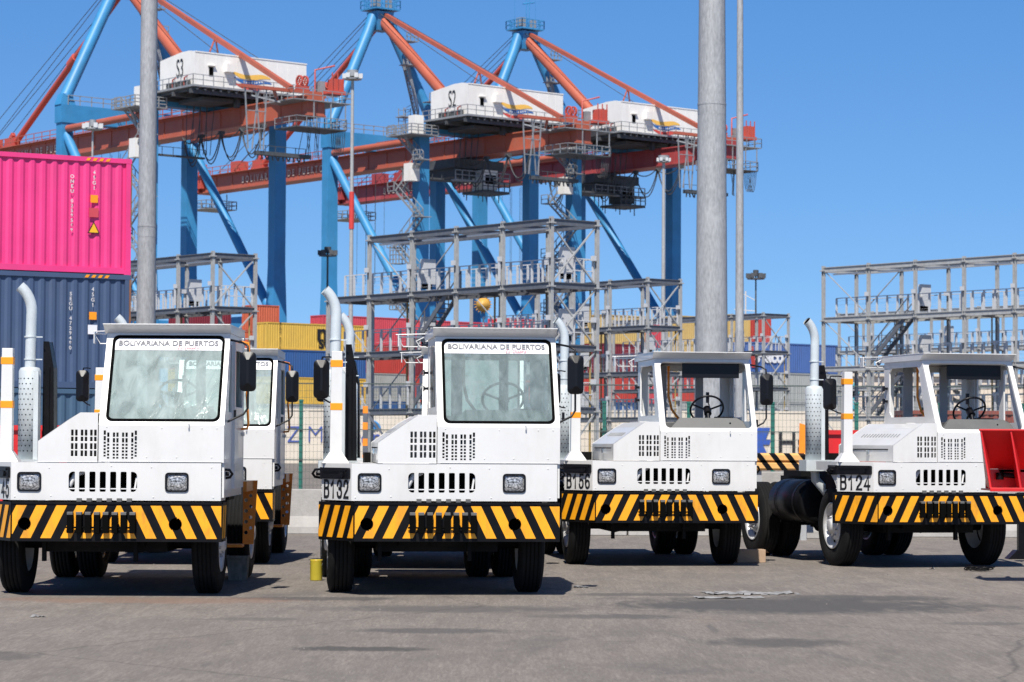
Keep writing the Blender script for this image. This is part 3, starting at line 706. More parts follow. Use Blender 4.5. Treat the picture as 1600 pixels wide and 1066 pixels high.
GL = {
 'B': [[(0, 0), (0, 1), (.62, 1), (.86, .93), (.92, .77), (.86, .61), (.62, .54), (0, .54)], [(.62, .54), (.90, .46), (1, .27), (.92, .08), (.66, 0), (0, 0)]],
 '1': [[(.08, .74), (.34, .82), (.52, 1), (.52, 0)]],
 '2': [[(.04, .72), (.1, .9), (.3, 1), (.68, 1), (.9, .88), (.92, .68), (.78, .48), (.2, .16), (.04, 0), (.96, 0)]],
 '3': [[(.04, .76), (.14, .93), (.34, 1), (.64, 1), (.86, .92), (.9, .74), (.8, .58), (.44, .53)], [(.44, .53), (.84, .47), (.97, .28), (.88, .08), (.64, 0), (.32, 0), (.1, .08), (.02, .26)]],
 '4': [[(.74, 0), (.74, 1), (.02, .26), (1, .26)]],
 '5': [[(.9, 1), (.2, 1), (.1, .5), (.36, .62), (.66, .61), (.9, .5), (.95, .3), (.88, .1), (.64, 0), (.32, 0), (.1, .08), (.02, .24)]],
 '6': [[(.92, .84), (.8, .97), (.6, 1), (.36, 1), (.14, .88), (.04, .6), (.04, .3), (.14, .08), (.36, 0), (.64, 0), (.88, .08), (.96, .28), (.88, .46), (.64, .55), (.36, .55), (.08, .40)]]}
def number_mesh(txt, x0, z0, gw, gh, gap, t, y, m):
    b = MB()
    for i, ch in enumerate(txt):
        ox = x0 + i * (gw + gap)
        for st in GL[ch]:
            pts = [Vector((ox + t / 2 + p[0] * (gw - t), z0 + t / 2 + p[1] * (gh - t))) for p in st]; k = len(pts); L = []; Rr = []
            for j in range(k):
                d0 = (pts[j] - pts[j - 1]).normalized() if j else None; d1 = (pts[j + 1] - pts[j]).normalized() if j < k - 1 else None
                if d0 is None: n = Vector((-d1.y, d1.x)); q = 1; e = -d1 * t / 2
                elif d1 is None: n = Vector((-d0.y, d0.x)); q = 1; e = d0 * t / 2
                else:
                    n = (Vector((-d0.y, d0.x)) + Vector((-d1.y, d1.x))).normalized(); q = min(1.6, 1 / max(.3, n.dot(Vector((-d0.y, d0.x))))); e = Vector((0, 0))
                L.append(pts[j] + e + n * t / 2 * q); Rr.append(pts[j] + e - n * t / 2 * q)
            for j in range(k - 1):
                yy = y - .0006 * ((j + i) % 3); b.add([(Rr[j].x, yy, Rr[j].y), (Rr[j + 1].x, yy, Rr[j + 1].y), (L[j + 1].x, yy, L[j + 1].y), (L[j].x, yy, L[j].y)], [(0, 1, 2, 3)])
    return b.mesh('number', [m])
def make_tractor(loc, yaw, label, number, glazed=None, digits_mat=None, tank=True, orange=True, banner=True, interior_seat=False, strip=True):
    t = empty('terminal_tractor', loc, yaw, label, 'truck', 'white terminal tractors parked in rows')
    part('bumper', fn_bumper, 'bumper', [BLACK, YEL, HOLE], t)
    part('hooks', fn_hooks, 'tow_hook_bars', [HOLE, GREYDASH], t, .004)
    part('fascia', fn_fascia, 'front_panel', WHITE, t, .003)
    part('gback', fn_grille_back, 'radiator_dark_box', [HOLE, TXTW], t)
    part('hood', fn_hoodfront, 'engine_cover', [WHITE, HOLE, CHROME, CGREY], t, .004)
    c = part('cab', fn_cab, 'cab', WHITE, t, .004)
    part('roof', fn_roof, 'roof', WHITE, c, .004)
    part('door', fn_door, 'door', WHITE, c, .004)
    if glazed:
        part('gasket', fn_gasket, 'window_seal', HOLE, c)
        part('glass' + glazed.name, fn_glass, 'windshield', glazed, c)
        if strip: part('strip', fn_strip, 'sun_strip', BANNER, c)
        if banner:
            if 'bt' not in CACHE:
                rk = math.atan2(.5, .94); tm = text_mesh('lettering', 'BOLIVARIANA DE PUERTOS', .082, TXTG, .0006, 1.0, .0024)
                p = wT(.60, LH - .117, .0); CACHE['bt'] = face_front(tm, p, 0, rk)
                tm = text_mesh('lettering', 'La Guaira', .055, TXTR, .0006, 1, .0, shear=.5); p = wT(.80, LH - .168, .0); CACHE['bt2'] = face_front(tm, p, 0, rk)
            link('lettering', CACHE['bt'], c); link('lettering', CACHE['bt2'], c)
        part('sideglass', fn_sideglass, 'side_window', [GLASS_S, PLAST], c)
    part('latch', fn_latches, 'hinge', PLAST, c)
    part('pin', fn_pin, 'wiper_pin', WHITE2, c)
    part('dash', fn_dash, 'dashboard', GREYDASH, t, .012)
    part('visor', fn_visor, 'cab_lining', [PLAST, CGREY], c)
    part('swheel', fn_wheelhand, 'steering_wheel', PLAST, t)
    if interior_seat: part('seat', fn_seat, 'seat', PLAST, t, .03)
    if orange: part('innerpipe', fn_inner_pipe, 'grab_rail', ORANGE, t)
    if orange == 2: part('grab', fn_grab, 'grab_rail', ORANGE, t)
    if orange: part('step', fn_step, 'step_bracket', ORANGE, t).location = (0, .25, 0)
    for i, (a, b_) in enumerate(HL):
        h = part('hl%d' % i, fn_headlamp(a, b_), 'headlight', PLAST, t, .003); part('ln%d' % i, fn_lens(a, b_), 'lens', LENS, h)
    part('trim', fn_black_trim, 'grab_handle', PLAST, t)
    part('side0', fn_side(-1.19), 'side_marker', PLAST, t); part('side1', fn_side(1.195), 'side_marker', PLAST, t)
    m = part('muffler', fn_muffler, 'muffler', [SILVER, HOLE], t); part('pipe', fn_pipe, 'exhaust_pipe', [SILVER, HOLE], m)
    part('duct', fn_duct, 'air_duct', BLACK, t, .01)
    part('post', fn_post, 'marker_post', [WHITE, TAPE], t, .004)
    for s in (-1, 1):
        mm = part('mir%d' % s, mirror_fn(s), 'side_mirror', PLAST, t, .012); part('arm%d' % s, arm_fn(s), 'mirror_arm', PLAST, mm)
        if s < 0: mm.location = (0, 0, -.055) if number in ('B132', 'B124') else (-.10, 0, 0)
    part('chassis', fn_chassis, 'chassis', BLACKM, t)
    if tank: part('tank', fn_tank, 'fuel_tank', BLACK, t).location = (0, .25, 0)
    wheel_part('f', -.985, 1.0, -1, t); wheel_part('f', .985, 1.0, 1, t)
    for x, s in ((-1.0, -1), (-.69, -1), (.69, 1), (1.0, 1)): wheel_part('r', x, 4.05, s, t)
    if number:
        nm = number_mesh(number, .045, .985, .110, .195, .016, .029, -.003, TXTB); nm.transform(CM4); link('number', nm, t)
    return t

def place(xpx, y, yaw, **k):                 # bumper centre seen at xpx, y metres away
    X = (xpx - 800) * y / F
    return make_tractor((X, y, 0), R(yaw), **k)
place(158, 25.5, 0.3, label='white terminal tractor at the far left with dusty windshield and number ending in 5', number='B145', glazed=GLASS_W, orange=2)
place(690, 25.95, 5.2, label='white terminal tractor numbered B132 with clear windshield', number='B132', glazed=GLASS_C)
place(1038, 32.5, 6.5, label='white terminal tractor numbered B156 without windshield glass', number='B156')
place(1473, 32.5, 14., label='white terminal tractor numbered B124 partly behind the red bucket', number='B124')
sec = place(277, 32.2, 1.5, label='white terminal tractor close behind the leftmost one, only its right side showing', number=None, glazed=GLASS_W, orange=2)
for ch in sec.children:
    if ch.name.startswith('muffler'): ch.location = (.16, 0, 0)
sec = place(663, 31.4, 0, label='white terminal tractor hidden behind B132, its exhaust pipe showing above', number=None, glazed=GLASS_W, banner=False, strip=False)

for ch in sec.children:
    if ch.name.startswith('air_duct'): ch.location = (-.11, 0, 0)

# ================================================================== PORT GRID (quay side turned 39 degrees)
TH = R(39); RV = Vector((math.cos(TH), math.sin(TH), 0)); BV = Vector((-math.sin(TH), math.cos(TH), 0))

# ------------------------------------------------------------------ ship-to-shore cranes
G, HW = 19.0, 8.5
def crane_parts():
    out = []                                 # (name, mesh, parent key)
    def add(name, mb, mats, sub=None):
        mats = mats if isinstance(mats, (list, tuple)) else [mats]
        me = mb.mesh(name, mats); out.append((name, me, sub)); return len(out) - 1
    for x in (-HW, HW):
        for y, zt in ((0, 39.2), (G, 40.9)):
            b = MB(); b.beam((x, y, 14), (x, y, zt), 1.5, 1.35, 0, up=(0, 1, 0)); b.beam((x, y, 2), (x, y, 14), 2.6, 1.5, 0, up=(0, 1, 0)); b.beam((x, y, 14), (x, y, 22), 2.1, 1.45, 0, up=(0, 1, 0), w2=1.5, h2=1.36)
            b.box(x - 2.5, x + 2.5, y - .8, y + .8, 0, 2); add('leg', b, CBLUE)
        b = MB(); b.tube([(x, G - .4, 37.2), (x, 1.0, 16.5)], .55, 12); add('brace', b, CBLUE)
        b = MB(); b.beam((x, .9, 15.4), (x, G - .9, 15.4), 1.2, 1.6); add('portal_beam', b, CBLUE)
        b = MB(); b.tube([(x, 1.0, 37.9), (x, G - .8, 37.9)], .42, 12); add('tie_tube', b, CORG)
    b = MB(); b.box(-HW - .9, HW + .9, G - .8, G + .8, 38.6, 40.7); b.beam((-HW, G, 40.7), (-HW, G, 42), 2.0, 1.5, up=(0, 1, 0), w2=1.2, h2=1.2); b.beam((HW, G, 40.7), (HW, G, 42), 2.0, 1.5, up=(0, 1, 0), w2=1.2, h2=1.2); add('portal_beam', b, CBLUE)
    b = MB(); b.box(-HW - .7, HW + .7, -.8, .8, 38.75, 39.7); add('portal_beam', b, CBLUE); b = MB(); b.box(-HW + .9, HW - .9, -.6, .6, 13.5, 15); add('portal_beam', b, CBLUE)
    AP = Vector((0, G + 1.2, 56.0))
    for s in (-1, 1):
        b = MB(); b.tube([(s * HW, G, 41.6), (s * 2.1, G + 1.0, 54.0), (s * 1.2, G + 1.1, 56.2)], .72, 14); add('mast_leg', b, CBLUE)
    b = MB(); b.beam(AP + Vector((0, 0, -1.6)), AP + Vector((0, 0, .8)), 2.0, 1.8, w2=2.6, h2=2.4); b.box(-1.9, 1.9, AP.y - 1.7, AP.y + 1.7, 57.0, 57.2); add('mast_head', b, CBLUE)
    b = MB(); q = [(-1.9, AP.y - 1.7, 57.2), (1.9, AP.y - 1.7, 57.2), (1.9, AP.y + 1.7, 57.2), (-1.9, AP.y + 1.7, 57.2), (-1.9, AP.y - 1.7, 57.2)]
    b.rail(q, 1.1, .05, .9, 0, 1); b.box(-1.4, -.7, AP.y - 1, AP.y + .2, 57.2, 58.6, 1); b.box(.5, 1.1, AP.y - 1, AP.y - .3, 57.2, 58.4, 1)
    for x in (-.2, .3): b.tube([(x, AP.y - .5, 57.4), (x, AP.y - .5, 61.2)], .06, 6, 0)
    b.tube([(-.4, AP.y, 60.6), (1.6, AP.y, 61.0)], .10, 6, 0); b.tube([(-1.8, AP.y, 57.2), (-1.8, AP.y, 63)], .025, 5, 0); b.tube([(1.8, AP.y, 57.2), (1.8, AP.y, 63)], .025, 5, 0)
    add('mast_platform', b, [CBLUE, CGREY])
    b = MB(); b.tube([AP + Vector((0, -.6, -.4)), (0, .5, 39.8)], .70, 14); add('back_strut', b, CORG)
    b = MB(); e0 = AP + Vector((0, -1, .4)); e1 = Vector((-2.8, -19.4, 39.2)); b.beam(e0, e1, .5, .5)
    m_ = e0.lerp(e1, .56); b.tube([m_, (m_.x - .9, m_.y + .5, 44.0)], .10, 6); b.tube([m_, (m_.x + .9, m_.y + .5, 44.0)], .10, 6); add('back_stay', b, CORG)
    b = MB(); b.beam((-9.2, -19.4, 38.9), (1.2, -19.4, 38.9), .45, .35); b.beam((-5, -19.4, 38.8), (-1.2, -14.5, 38.5), .3, .3); add('rear_outrigger', b, CORG)
    b = MB(); p0 = AP + Vector((0, .9, -1)); p1 = Vector((0, 48, 38.8)); b.tube([p0, p1], .40, 10, 0); mm_ = p0.lerp(p1, .42); b.tube([mm_ - (p1 - p0).normalized() * .8, mm_ + (p1 - p0).normalized() * .8], .6, 10, 0); add('fore_stay', b, CRED)
    b = MB()
    for o in (-.9, .9):
        b.tube([AP + Vector((o, .5, .9)), (o, 57, 39)], .045, 5); b.tube([AP + Vector((o, .5, .5)), (o, 53, 39)], .045, 5); b.tube([AP + Vector((o, -1, .5)), (o * 3, -6, 44)], .045, 5)
    for y in (20, 22, 24): 
        for o in (-.7, .7): b.tube([(o, y, 36), (o, y, 22)], .03, 4)
    add('hoist_rope', b, CDARK)
    # boom and girder
    b = MB(); b.box(-1.1, 1.1, -20, 62, 36.55, 38.45); b.box(-1.3, 1.3, -20, 62, 36.4, 36.55); b.box(-1.35, 1.35, -20, 62, 38.45, 38.6)
    for y in range(-19, 62, 4): b.box(-1.17, 1.17, y, y + .1, 36.55, 38.45)
    bi = add('boom', b, CORG)
    tm = text_mesh('lettering', 'BOLIVARIANA DE PUERTOS', 1.25, mat('faded_white', (.62, .5, .42), .6), .01, .8, .02, align='LEFT', spacing=1.75)
    tm.transform(Matrix.Translation((-1.21, 50.5, 37.5)) @ Matrix.Rotation(R(-90), 4, 'Z') @ Matrix.Rotation(R(90), 4, 'X')); out.append(('lettering', tm, bi))
    b = MB(); b.rail([(-1.9, 0, 38.6), (-1.9, 61, 38.6)], 1.1, .04, 2.0, 0, 1); b.rail([(1.9, 0, 38.6), (1.9, 61, 38.6)], 1.1, .04, 2.0, 0, 1)
    b.box(-1.95, -1.15, 0, 61, 38.6, 38.66); b.box(1.35, 1.95, 0, 61, 38.6, 38.66); add('walkway', b, CORG, )
    b = MB(); b.box(-2.2, 2.2, 61, 63.5, 36.5, 38.3); b.box(-1.8, -1.2, 60, 64.5, 37, 38.9); b.box(1.2, 1.8, 60, 64.5, 37, 38.9); b.rail([(-2.2, 58, 38.6), (-2.2, 64, 38.6), (2.2, 64, 38.6)], 1.5, .06, 1.0, 0, 2)
    b.beam((0, 50, 38.6), (0, 47.5, 40.6), .5, .5); b.box(-.8, .8, 52, 54, 38.6, 40.3); b.box(-.5, .5, 46.6, 49, 38.6, 40.1); add('boom_tip', b, CRED)
    b = MB(); b.box(-2.5, 2.5, 57.5, 62.5, 34.0, 34.1); b.rail([(-2.5, 57.5, 34.1), (-2.5, 62.5, 34.1), (2.5, 62.5, 34.1), (2.5, 57.5, 34.1), (-2.5, 57.5, 34.1)], 1.1, .05, 1.2, 0, 1)
    for y in (58, 62): b.beam((-1.2, y, 34), (-1.2, y, 36.2), .1, .1); b.beam((1.2, y, 34), (1.2, y, 36.2), .1, .1)
    add('tip_platform', b, CGREY)
    # machinery house
    hx, hr, ya, yb, z0, z1, zr = 7.75, 6.8, -8.2, -.9, 40.25, 43.65, 44.15
    b = MB(); b.plate([(ya, z0), (yb, z0), (yb, z1), ((ya + yb) / 2 - .8, zr), (ya + 1.2, zr), (ya, z1 + .25)], [], hx + hr, lambda u, v, w: (-hx + w, u, v), 0)
    for x in [i * 1.34 - 7.75 for i in range(11)]: b.box(x, x + .04, ya - .015, ya, z0, z1 + .2, 0)
    b.box(-hx - .05, hr + .05, ya - .06, ya + .02, z1 + .22, z1 + .34, 0)
    h = add('machinery_house', b, CWHITE)
    b = MB(); b.box(-6.0, -5.45, ya - .03, ya + .02, 41.4, 42.4, 0); add('window', b, HOLE, h)
    b = MB(); b.box(-6.2, -5.25, ya - .3, ya, 42.5, 42.58, 0); add('window_hood', b, CWHITE, h); b = MB(); b.box(-4.1, -3.2, ya - .7, ya, 42.0, 42.9, 0); add('vent_hood', b, CWHITE, h)
    b = MB()
    wave = lambda u: .22 * math.sin(u * 2 * math.pi * .95 + 2.7) 
    N = 22; W = 4.9; x0 = -2.9
    for (lo, hi, off, mi) in ((.0, .62, 1.45, 1), (.0, .50, .90, 0), (.0, .48, .28, 2)):
        vs = []; fs = []
        for i in range(N + 1):
            u = i / N; k = math.sin(math.pi * min(1, max(0, u * .92 + .06))) ** .6; mid = 40.55 + off + wave(u) - u * .35; hh = (hi - lo) / 2 * k
            vs += [(x0 + W * u + (.25 * (1.45 - off)), ya - .03, mid - hh), (x0 + W * u + (.25 * (1.45 - off)), ya - .03, mid + hh)]
        for i in range(N): fs.append((2 * i, 2 * i + 2, 2 * i + 3, 2 * i + 1))
        b.add(vs, fs, mi)
    for i in range(8):
        u = .26 + i * .068; c = (x0 + W * u + .14, ya - .05, 41.45 + wave(u) - u * .35 + .02 * math.sin(i))
        pts = []
        for k in range(10):
            r = .15 if k % 2 == 0 else .065; t = R(90 + 36 * k); pts.append((c[0] + r * math.cos(t), c[2] + r * math.sin(t)))
        b.plate(pts, [], .01, lambda uu, v, ww: (uu, ya - .05 + ww, v), 3)
    add('flag_emblem', b, [FBLUE, FYEL, FRED, TXTW], h)
    b = MB(); b.box(-hx - .9, hr + .2, ya - 1.0, yb + .6, 39.98, 40.2, 0)
    for x in range(-8, 7): b.box(x - .12, x + .12, ya - .9, yb + .5, 39.65, 39.98, 1)
    for y in (-8.6, -5, -1): b.box(-hx - .9, hr, y - .15, y + .15, 39.3, 39.75, 1)
    b.beam((-1.6, -7, 39.4), (-1.6, -7, 38.4), .5, .5, 1); b.beam((1.6, -7, 39.4), (1.6, -7, 38.4), .5, .5, 1); b.box(-6, -2, -7, -2, 38.9, 39.3, 1)
    add('house_floor', b, [CGREY, CDARK])
    b = MB(); b.rail([(-hx - .85, yb + .5, 40.2), (-hx - .85, ya - .95, 40.2), (hr + .2, ya - .95, 40.2)], 1.1, .035, 1.3, 0, 1); add('guard_rail', b, CGREY)
    b = MB()
    for i in range(4): b = MB(); b.box(-hx - .55 , -hx - .1, -7.4 + i * 1.2, -6.7 + i * 1.2, 40.2, 40.9, 0); add('cooling_unit', b, CDARK)
    b = MB()
    for y in (-6.8, -4.4): b = MB(); b.tube([(-hx - .5, y, 40.2), (-hx - .5, y, 41.15), (-hx - .5, y - .6, 41.3)], .09, 6); add('davit', b, CRED)
    # rear end machinery
    b = MB(); b.box(1.3, 3.6, -20.4, -18.2, 38.9, 39.3); b.box(2.2, 3.5, -20.2, -19.0, 39.3, 40.6)
    for x in (1.9, 2.6, 3.3): b.beam((x, -20.3, 39.3), (x, -20.3, 41.2), .1, .1)
    b.build if 0 else None; add('winch', b, CRED)
    b = MB()
    for x in (-1.6, -.9): b.lathe([(-.1, .45), (-.1, .62), (.1, .62), (.1, .45), (-.1, .45)], 16, 0, Matrix.Translation((x, -19.2, 40.1)), False); [b.beam((x, -19.2 - .5 * math.cos(q_), 40.1 - .5 * math.sin(q_)), (x, -19.2 + .5 * math.cos(q_), 40.1 + .5 * math.sin(q_)), .08, .08) for q_ in (0, 1.05, 2.1)]
    b.box(-1.9, -.6, -19.6, -18.8, 38.9, 39.6); b.tube([(.2, -19.5, 39), (.2, -19.5, 41.4), (2.4, -20, 42.0)], .10, 6); add('rope_sheave', b, CRED)
    b = MB(); b.box(.9, 1.6, -19.4, -18.6, 39.1, 40.3); add('winch_cabinet', b, CGREY)
    b = MB(); b.box(-3.3, 4.2, -20.6, -15, 37.9, 38.0, 0); b.rail([(-3.3, -15, 38), (-3.3, -20.6, 38), (4.2, -20.6, 38), (4.2, -15, 38)], 1.1, .035, 1.2, 0, 1)
    b.box(-2.9, 3.6, -20.6, -16.5, 35.0, 35.12, 1); b.rail([(-2.9, -16.5, 35.1), (-2.9, -20.6, 35.1), (3.6, -20.6, 35.1), (3.6, -16.5, 35.1)], 1.1, .035, 1.2, 0, 1)
    for x in (-.6, 1.6, 3.5):
        for y in (-20.5, -16.6): b.beam((x, y, 35), (x, y, 38), .1, .1, 0)
    b.beam((-3.2, -18, 37.8), (-5.2, -15.5, 38.6), .15, .15, 0)
    for k in range(9): b.beam((.2 + (k % 3) * .5, -20.0 + k * .4, 38), (-.2 + (k % 4) * .5, -20 + k * .4, 32.0), .05, .05, 1)
    add('service_platform', b, [CGREY, CDARK])
    # hanging ladder frames and lower catwalk
    b = MB()
    for x, x2 in ((-8.6, -7.9), (-7.3, -6.3), (-6.9, -7.4), (-5.9, -6.0)): b.beam((x, -19.4, 38.8), (x2, -19.0, 32.4), .12, .12, 0)
    for z in (34.6, 36.4): b.beam((-8.2, -19.3, z), (-6, -19.3, z), .08, .08, 0)
    b.box(-6.6, .2, -18.9, -18.1, 31.9, 32.3, 1)
    for k in range(14): b.beam((-6.4 + k * .45, -18.6, 31.9), (-6.3 + k * .45 + .2 * ((k % 3) - 1), -18.6, 31.4), .12, .12, 1)
    b.rail([(-6.4, -18.1, 32.3), (0, -18.1, 32.3)], .7, .03, 1.2, 1, 0)
    add('catwalk', b, [CGREY, CDARK])
    b = MB(); b.box(-HW, -1.4, -.25, .25, 33.3, 33.5, 0); b.rail([(-HW, -.4, 33.5), (-1.4, -.4, 33.5)], .8, .03, 1.4, 0, 0); add('catwalk', b, CDARK)
    b = MB()
    for i in range(8): b.beam((-4.6 + i * .42, -1.5 - (i % 2), 39.4), (-4.7 + i * .45, -1.5, 33.6), .06, .06, 0)
    add('hanging_cable', b, CDARK)
    # festoon cables
    for a, c in ((-12.5, -8.3), (-8.3, -4.1), (-4.1, .1), (.1, 3.6), (9.6, 12.8)):
        b = MB()
        for o, dp in ((0, 3.4), (.15, 3.0), (.3, .8)):
            pts = [(-1.7 - o, a + (c - a) * i / 10, 36.0 - dp * math.sin(math.pi * i / 10) ** .75) for i in range(11)]; b.tube(pts, .07, 5, 0, caps=False)
        b.box(-1.95, -1.45, a - .3, a + .3, 35.7, 36.1); add('cable_loop', b, CDARK)
    b = MB()
    for k in range(5):
        pts = [(2.6 + k * .25, -20.3 + i * .14, 35 - 2.4 * math.sin(math.pi * i / 8) ** .6) for i in range(9)]; b.tube(pts, .05, 4, 0, caps=False)
    add('cable_loop', b, CDARK)
    # stair tower and electric cabinets on the land-side left leg
    b = MB(); x = -HW - 1.0; z = 8
    flip = 1
    while z < 37:
        b.stair((x - .3, -2.2 * flip, z), (x - .3, 2.2 * flip, z + 3.4), (-1, 0, 0), .9, 0, 9, 1.0, .04)
        b.box(x - 1.6, x + .2, 1.9 * flip if flip > 0 else -3.2, 3.2 if flip > 0 else -1.9, z + 3.35, z + 3.45, 0)
        b.rail([(x - 1.6, (3.2 if flip > 0 else -3.2), z + 3.4), (x - 1.6, (1.9 if flip > 0 else -1.9), z + 3.4)], 1.1, .04, 1, 0, 1); z += 3.4; flip = -flip
    for zz in (12, 17.5, 23): b.box(x - 1.6, x - .2, 1.4, 2.6, zz, zz + .1, 0); b.rail([(x - 1.6, 2.6, zz), (x - 1.6, 1.4, zz), (x - .2, 1.4, zz)], 2.2, .05, .5, 0, 3)
    b.box(-HW - 3.4, -HW + .6, -2.6, 2.4, 38.2, 38.3, 0); b.rail([(-HW - 3.4, 2.4, 38.3), (-HW - 3.4, -2.6, 38.3), (-HW + .6, -2.6, 38.3)], 1.1, .05, 1, 0, 2)
    b.beam((-HW - 3.2, -1, 38.2), (-HW - .7, 0, 35), .2, .2, 0)
    add('stair_tower', b, CGREY)
    b = MB(); b.box(-HW - 2.3, -HW - 1.0, -1.8, -.5, 38.3, 40.6); add('cabinet', b, CWHITE); b = MB(); b.box(-HW - 2.5, -HW - 1.1, -1.2, .1, 32.8, 34.9); add('cabinet', b, CWHITE)
    b = MB(); b.stair((4.6, G - .2, 43.5), (3.0, G + .2, 50), (0, -1, 0), .8, 0, 14, 1.0, .05); b.box(2, 4.4, G - 1.6, G - .2, 50, 50.1); b.rail([(2, G - 1.6, 50), (4.4, G - 1.6, 50)], 1.1, .05, .8, 0, 1)
    for zz, xx in ((45.5, 5.6), (53, 1.9)): b.box(xx, xx + 1.8, G - 2, G - .5, zz, zz + .1); b.rail([(xx, G - 2, zz), (xx + 1.8, G - 2, zz)], 1.1, .05, .6, 0, 1)
    # small lattice tower on the sea-side beam
    for (dx, dy) in ((0, 0), (1.1, 0), (0, 1.1), (1.1, 1.1)): b.beam((2.5 + dx, G - .6 + dy, 40.7), (2.5 + dx, G - .6 + dy, 44.6), .08, .08)
    for k in range(6): zz = 40.9 + k * .7; b.beam((2.5, G - .6, zz), (3.6, G - .6, zz + .6), .06, .06); b.beam((2.5, G - .6, zz), (3.6, G - .6, zz), .06, .06); b.beam((2.5, G + .5, zz), (3.6, G + .5, zz), .06, .06)
    b.box(2.2, 3.9, G - .9, G + .8, 43.4, 43.5); b.rail([(-HW, G - .75, 40.7), (HW, G - .75, 40.7)], 1.1, .045, 1.6, 0, 1)
    add('access_ladder', b, CGREY)
    return out
def trolley_parts():
    b = MB(); b.box(-4.2, 3.4, -4.5, 3.5, 34.9, 36.0, 0); b.box(-3.4, 2.8, -3.5, 2.8, 33.9, 34.9, 0)
    for i in range(12): b.beam((-3.8 + i * .6, -4.2, 36), (-3.8 + i * .6 + .1 * (i % 3 - 1), -4.2, 32.2 - (i % 4) * .4), .09, .09, 0)
    b.box(-4.6, 3.8, -5.2, -4.3, 33.2, 33.4, 1); b.rail([(-4.6, -5.2, 33.4), (3.8, -5.2, 33.4)], 1.1, .05, 1, 1, 1)
    a = b.mesh('trolley', [CDARK, CGREY]); b = MB(); b.box(-.3, 1.9, -5.2, -3.0, 30.8, 33.2, 0); b.box(-1.2, 3.0, -6.2, -2.2, 30.3, 30.6, 1); b.rail([(-1.2, -6.2, 30.6), (3.0, -6.2, 30.6)], 1.1, .05, .8, 1, 1)
    b.box(0, 1.6, -5.24, -5.2, 31.5, 32.6, 2)
    return a, b.mesh('operator_cabin', [CWHITE, CDARK, HOLE])
crane_list = crane_parts(); tro, opc = trolley_parts()
LL3 = P(228, 694, 282); LL3.z = 0
def put_crane(num, s, label, boommat, ty):
    O = LL3 + RV * s + RV * HW
    e = empty('gantry_crane', (O.x, O.y, 0), TH, label, 'crane', 'ship-to-shore gantry cranes on the quay')
    objs = []
    for name, me, sub in crane_list:
        o = bpy.data.objects.new(name, me); COL.objects.link(o); o.parent = e if sub is None else objs[sub]; objs.append(o)
        if boommat and name in ('boom', 'walkway', 'boom_tip'):
            o.material_slots[0].link = 'OBJECT'; o.material_slots[0].material = boommat
    h = [o for o in objs if o.name.startswith('machinery_house')][0]
    tm = text_mesh('lettering', num, 2.9, TXTB, .01, .55, .0); tm.transform(Matrix.Translation((-7.79, -5.1, 42.3)) @ Matrix.Rotation(R(-90), 4, 'Z') @ Matrix.Rotation(R(90), 4, 'X')); link('lettering', tm, h)
    if ty is not None:
        t = link('trolley', tro, e); t.location = (0, ty, 0); c = link('operator_cabin', opc, t); c.location = (0, 0, 1.6)
        if num == 'S1': c.material_slots[0].link = 'OBJECT'; c.material_slots[0].material = CDARK
CCRIM = mat('crane_crimson', (.36, .055, .055), .45, var=.1, scale=.3, dirt=(.5, .2, .2), dirt_amt=.35, dscale=.5)
put_crane('S3', 0, 'blue and orange quay crane with S3 on its white machinery house', None, None)
put_crane('S2', 37.6, 'blue and orange quay crane with S2 on its white machinery house', None, 3.5)
put_crane('S1', 61.6, 'blue and orange quay crane with S1 on its white machinery house', CCRIM, 5.5)

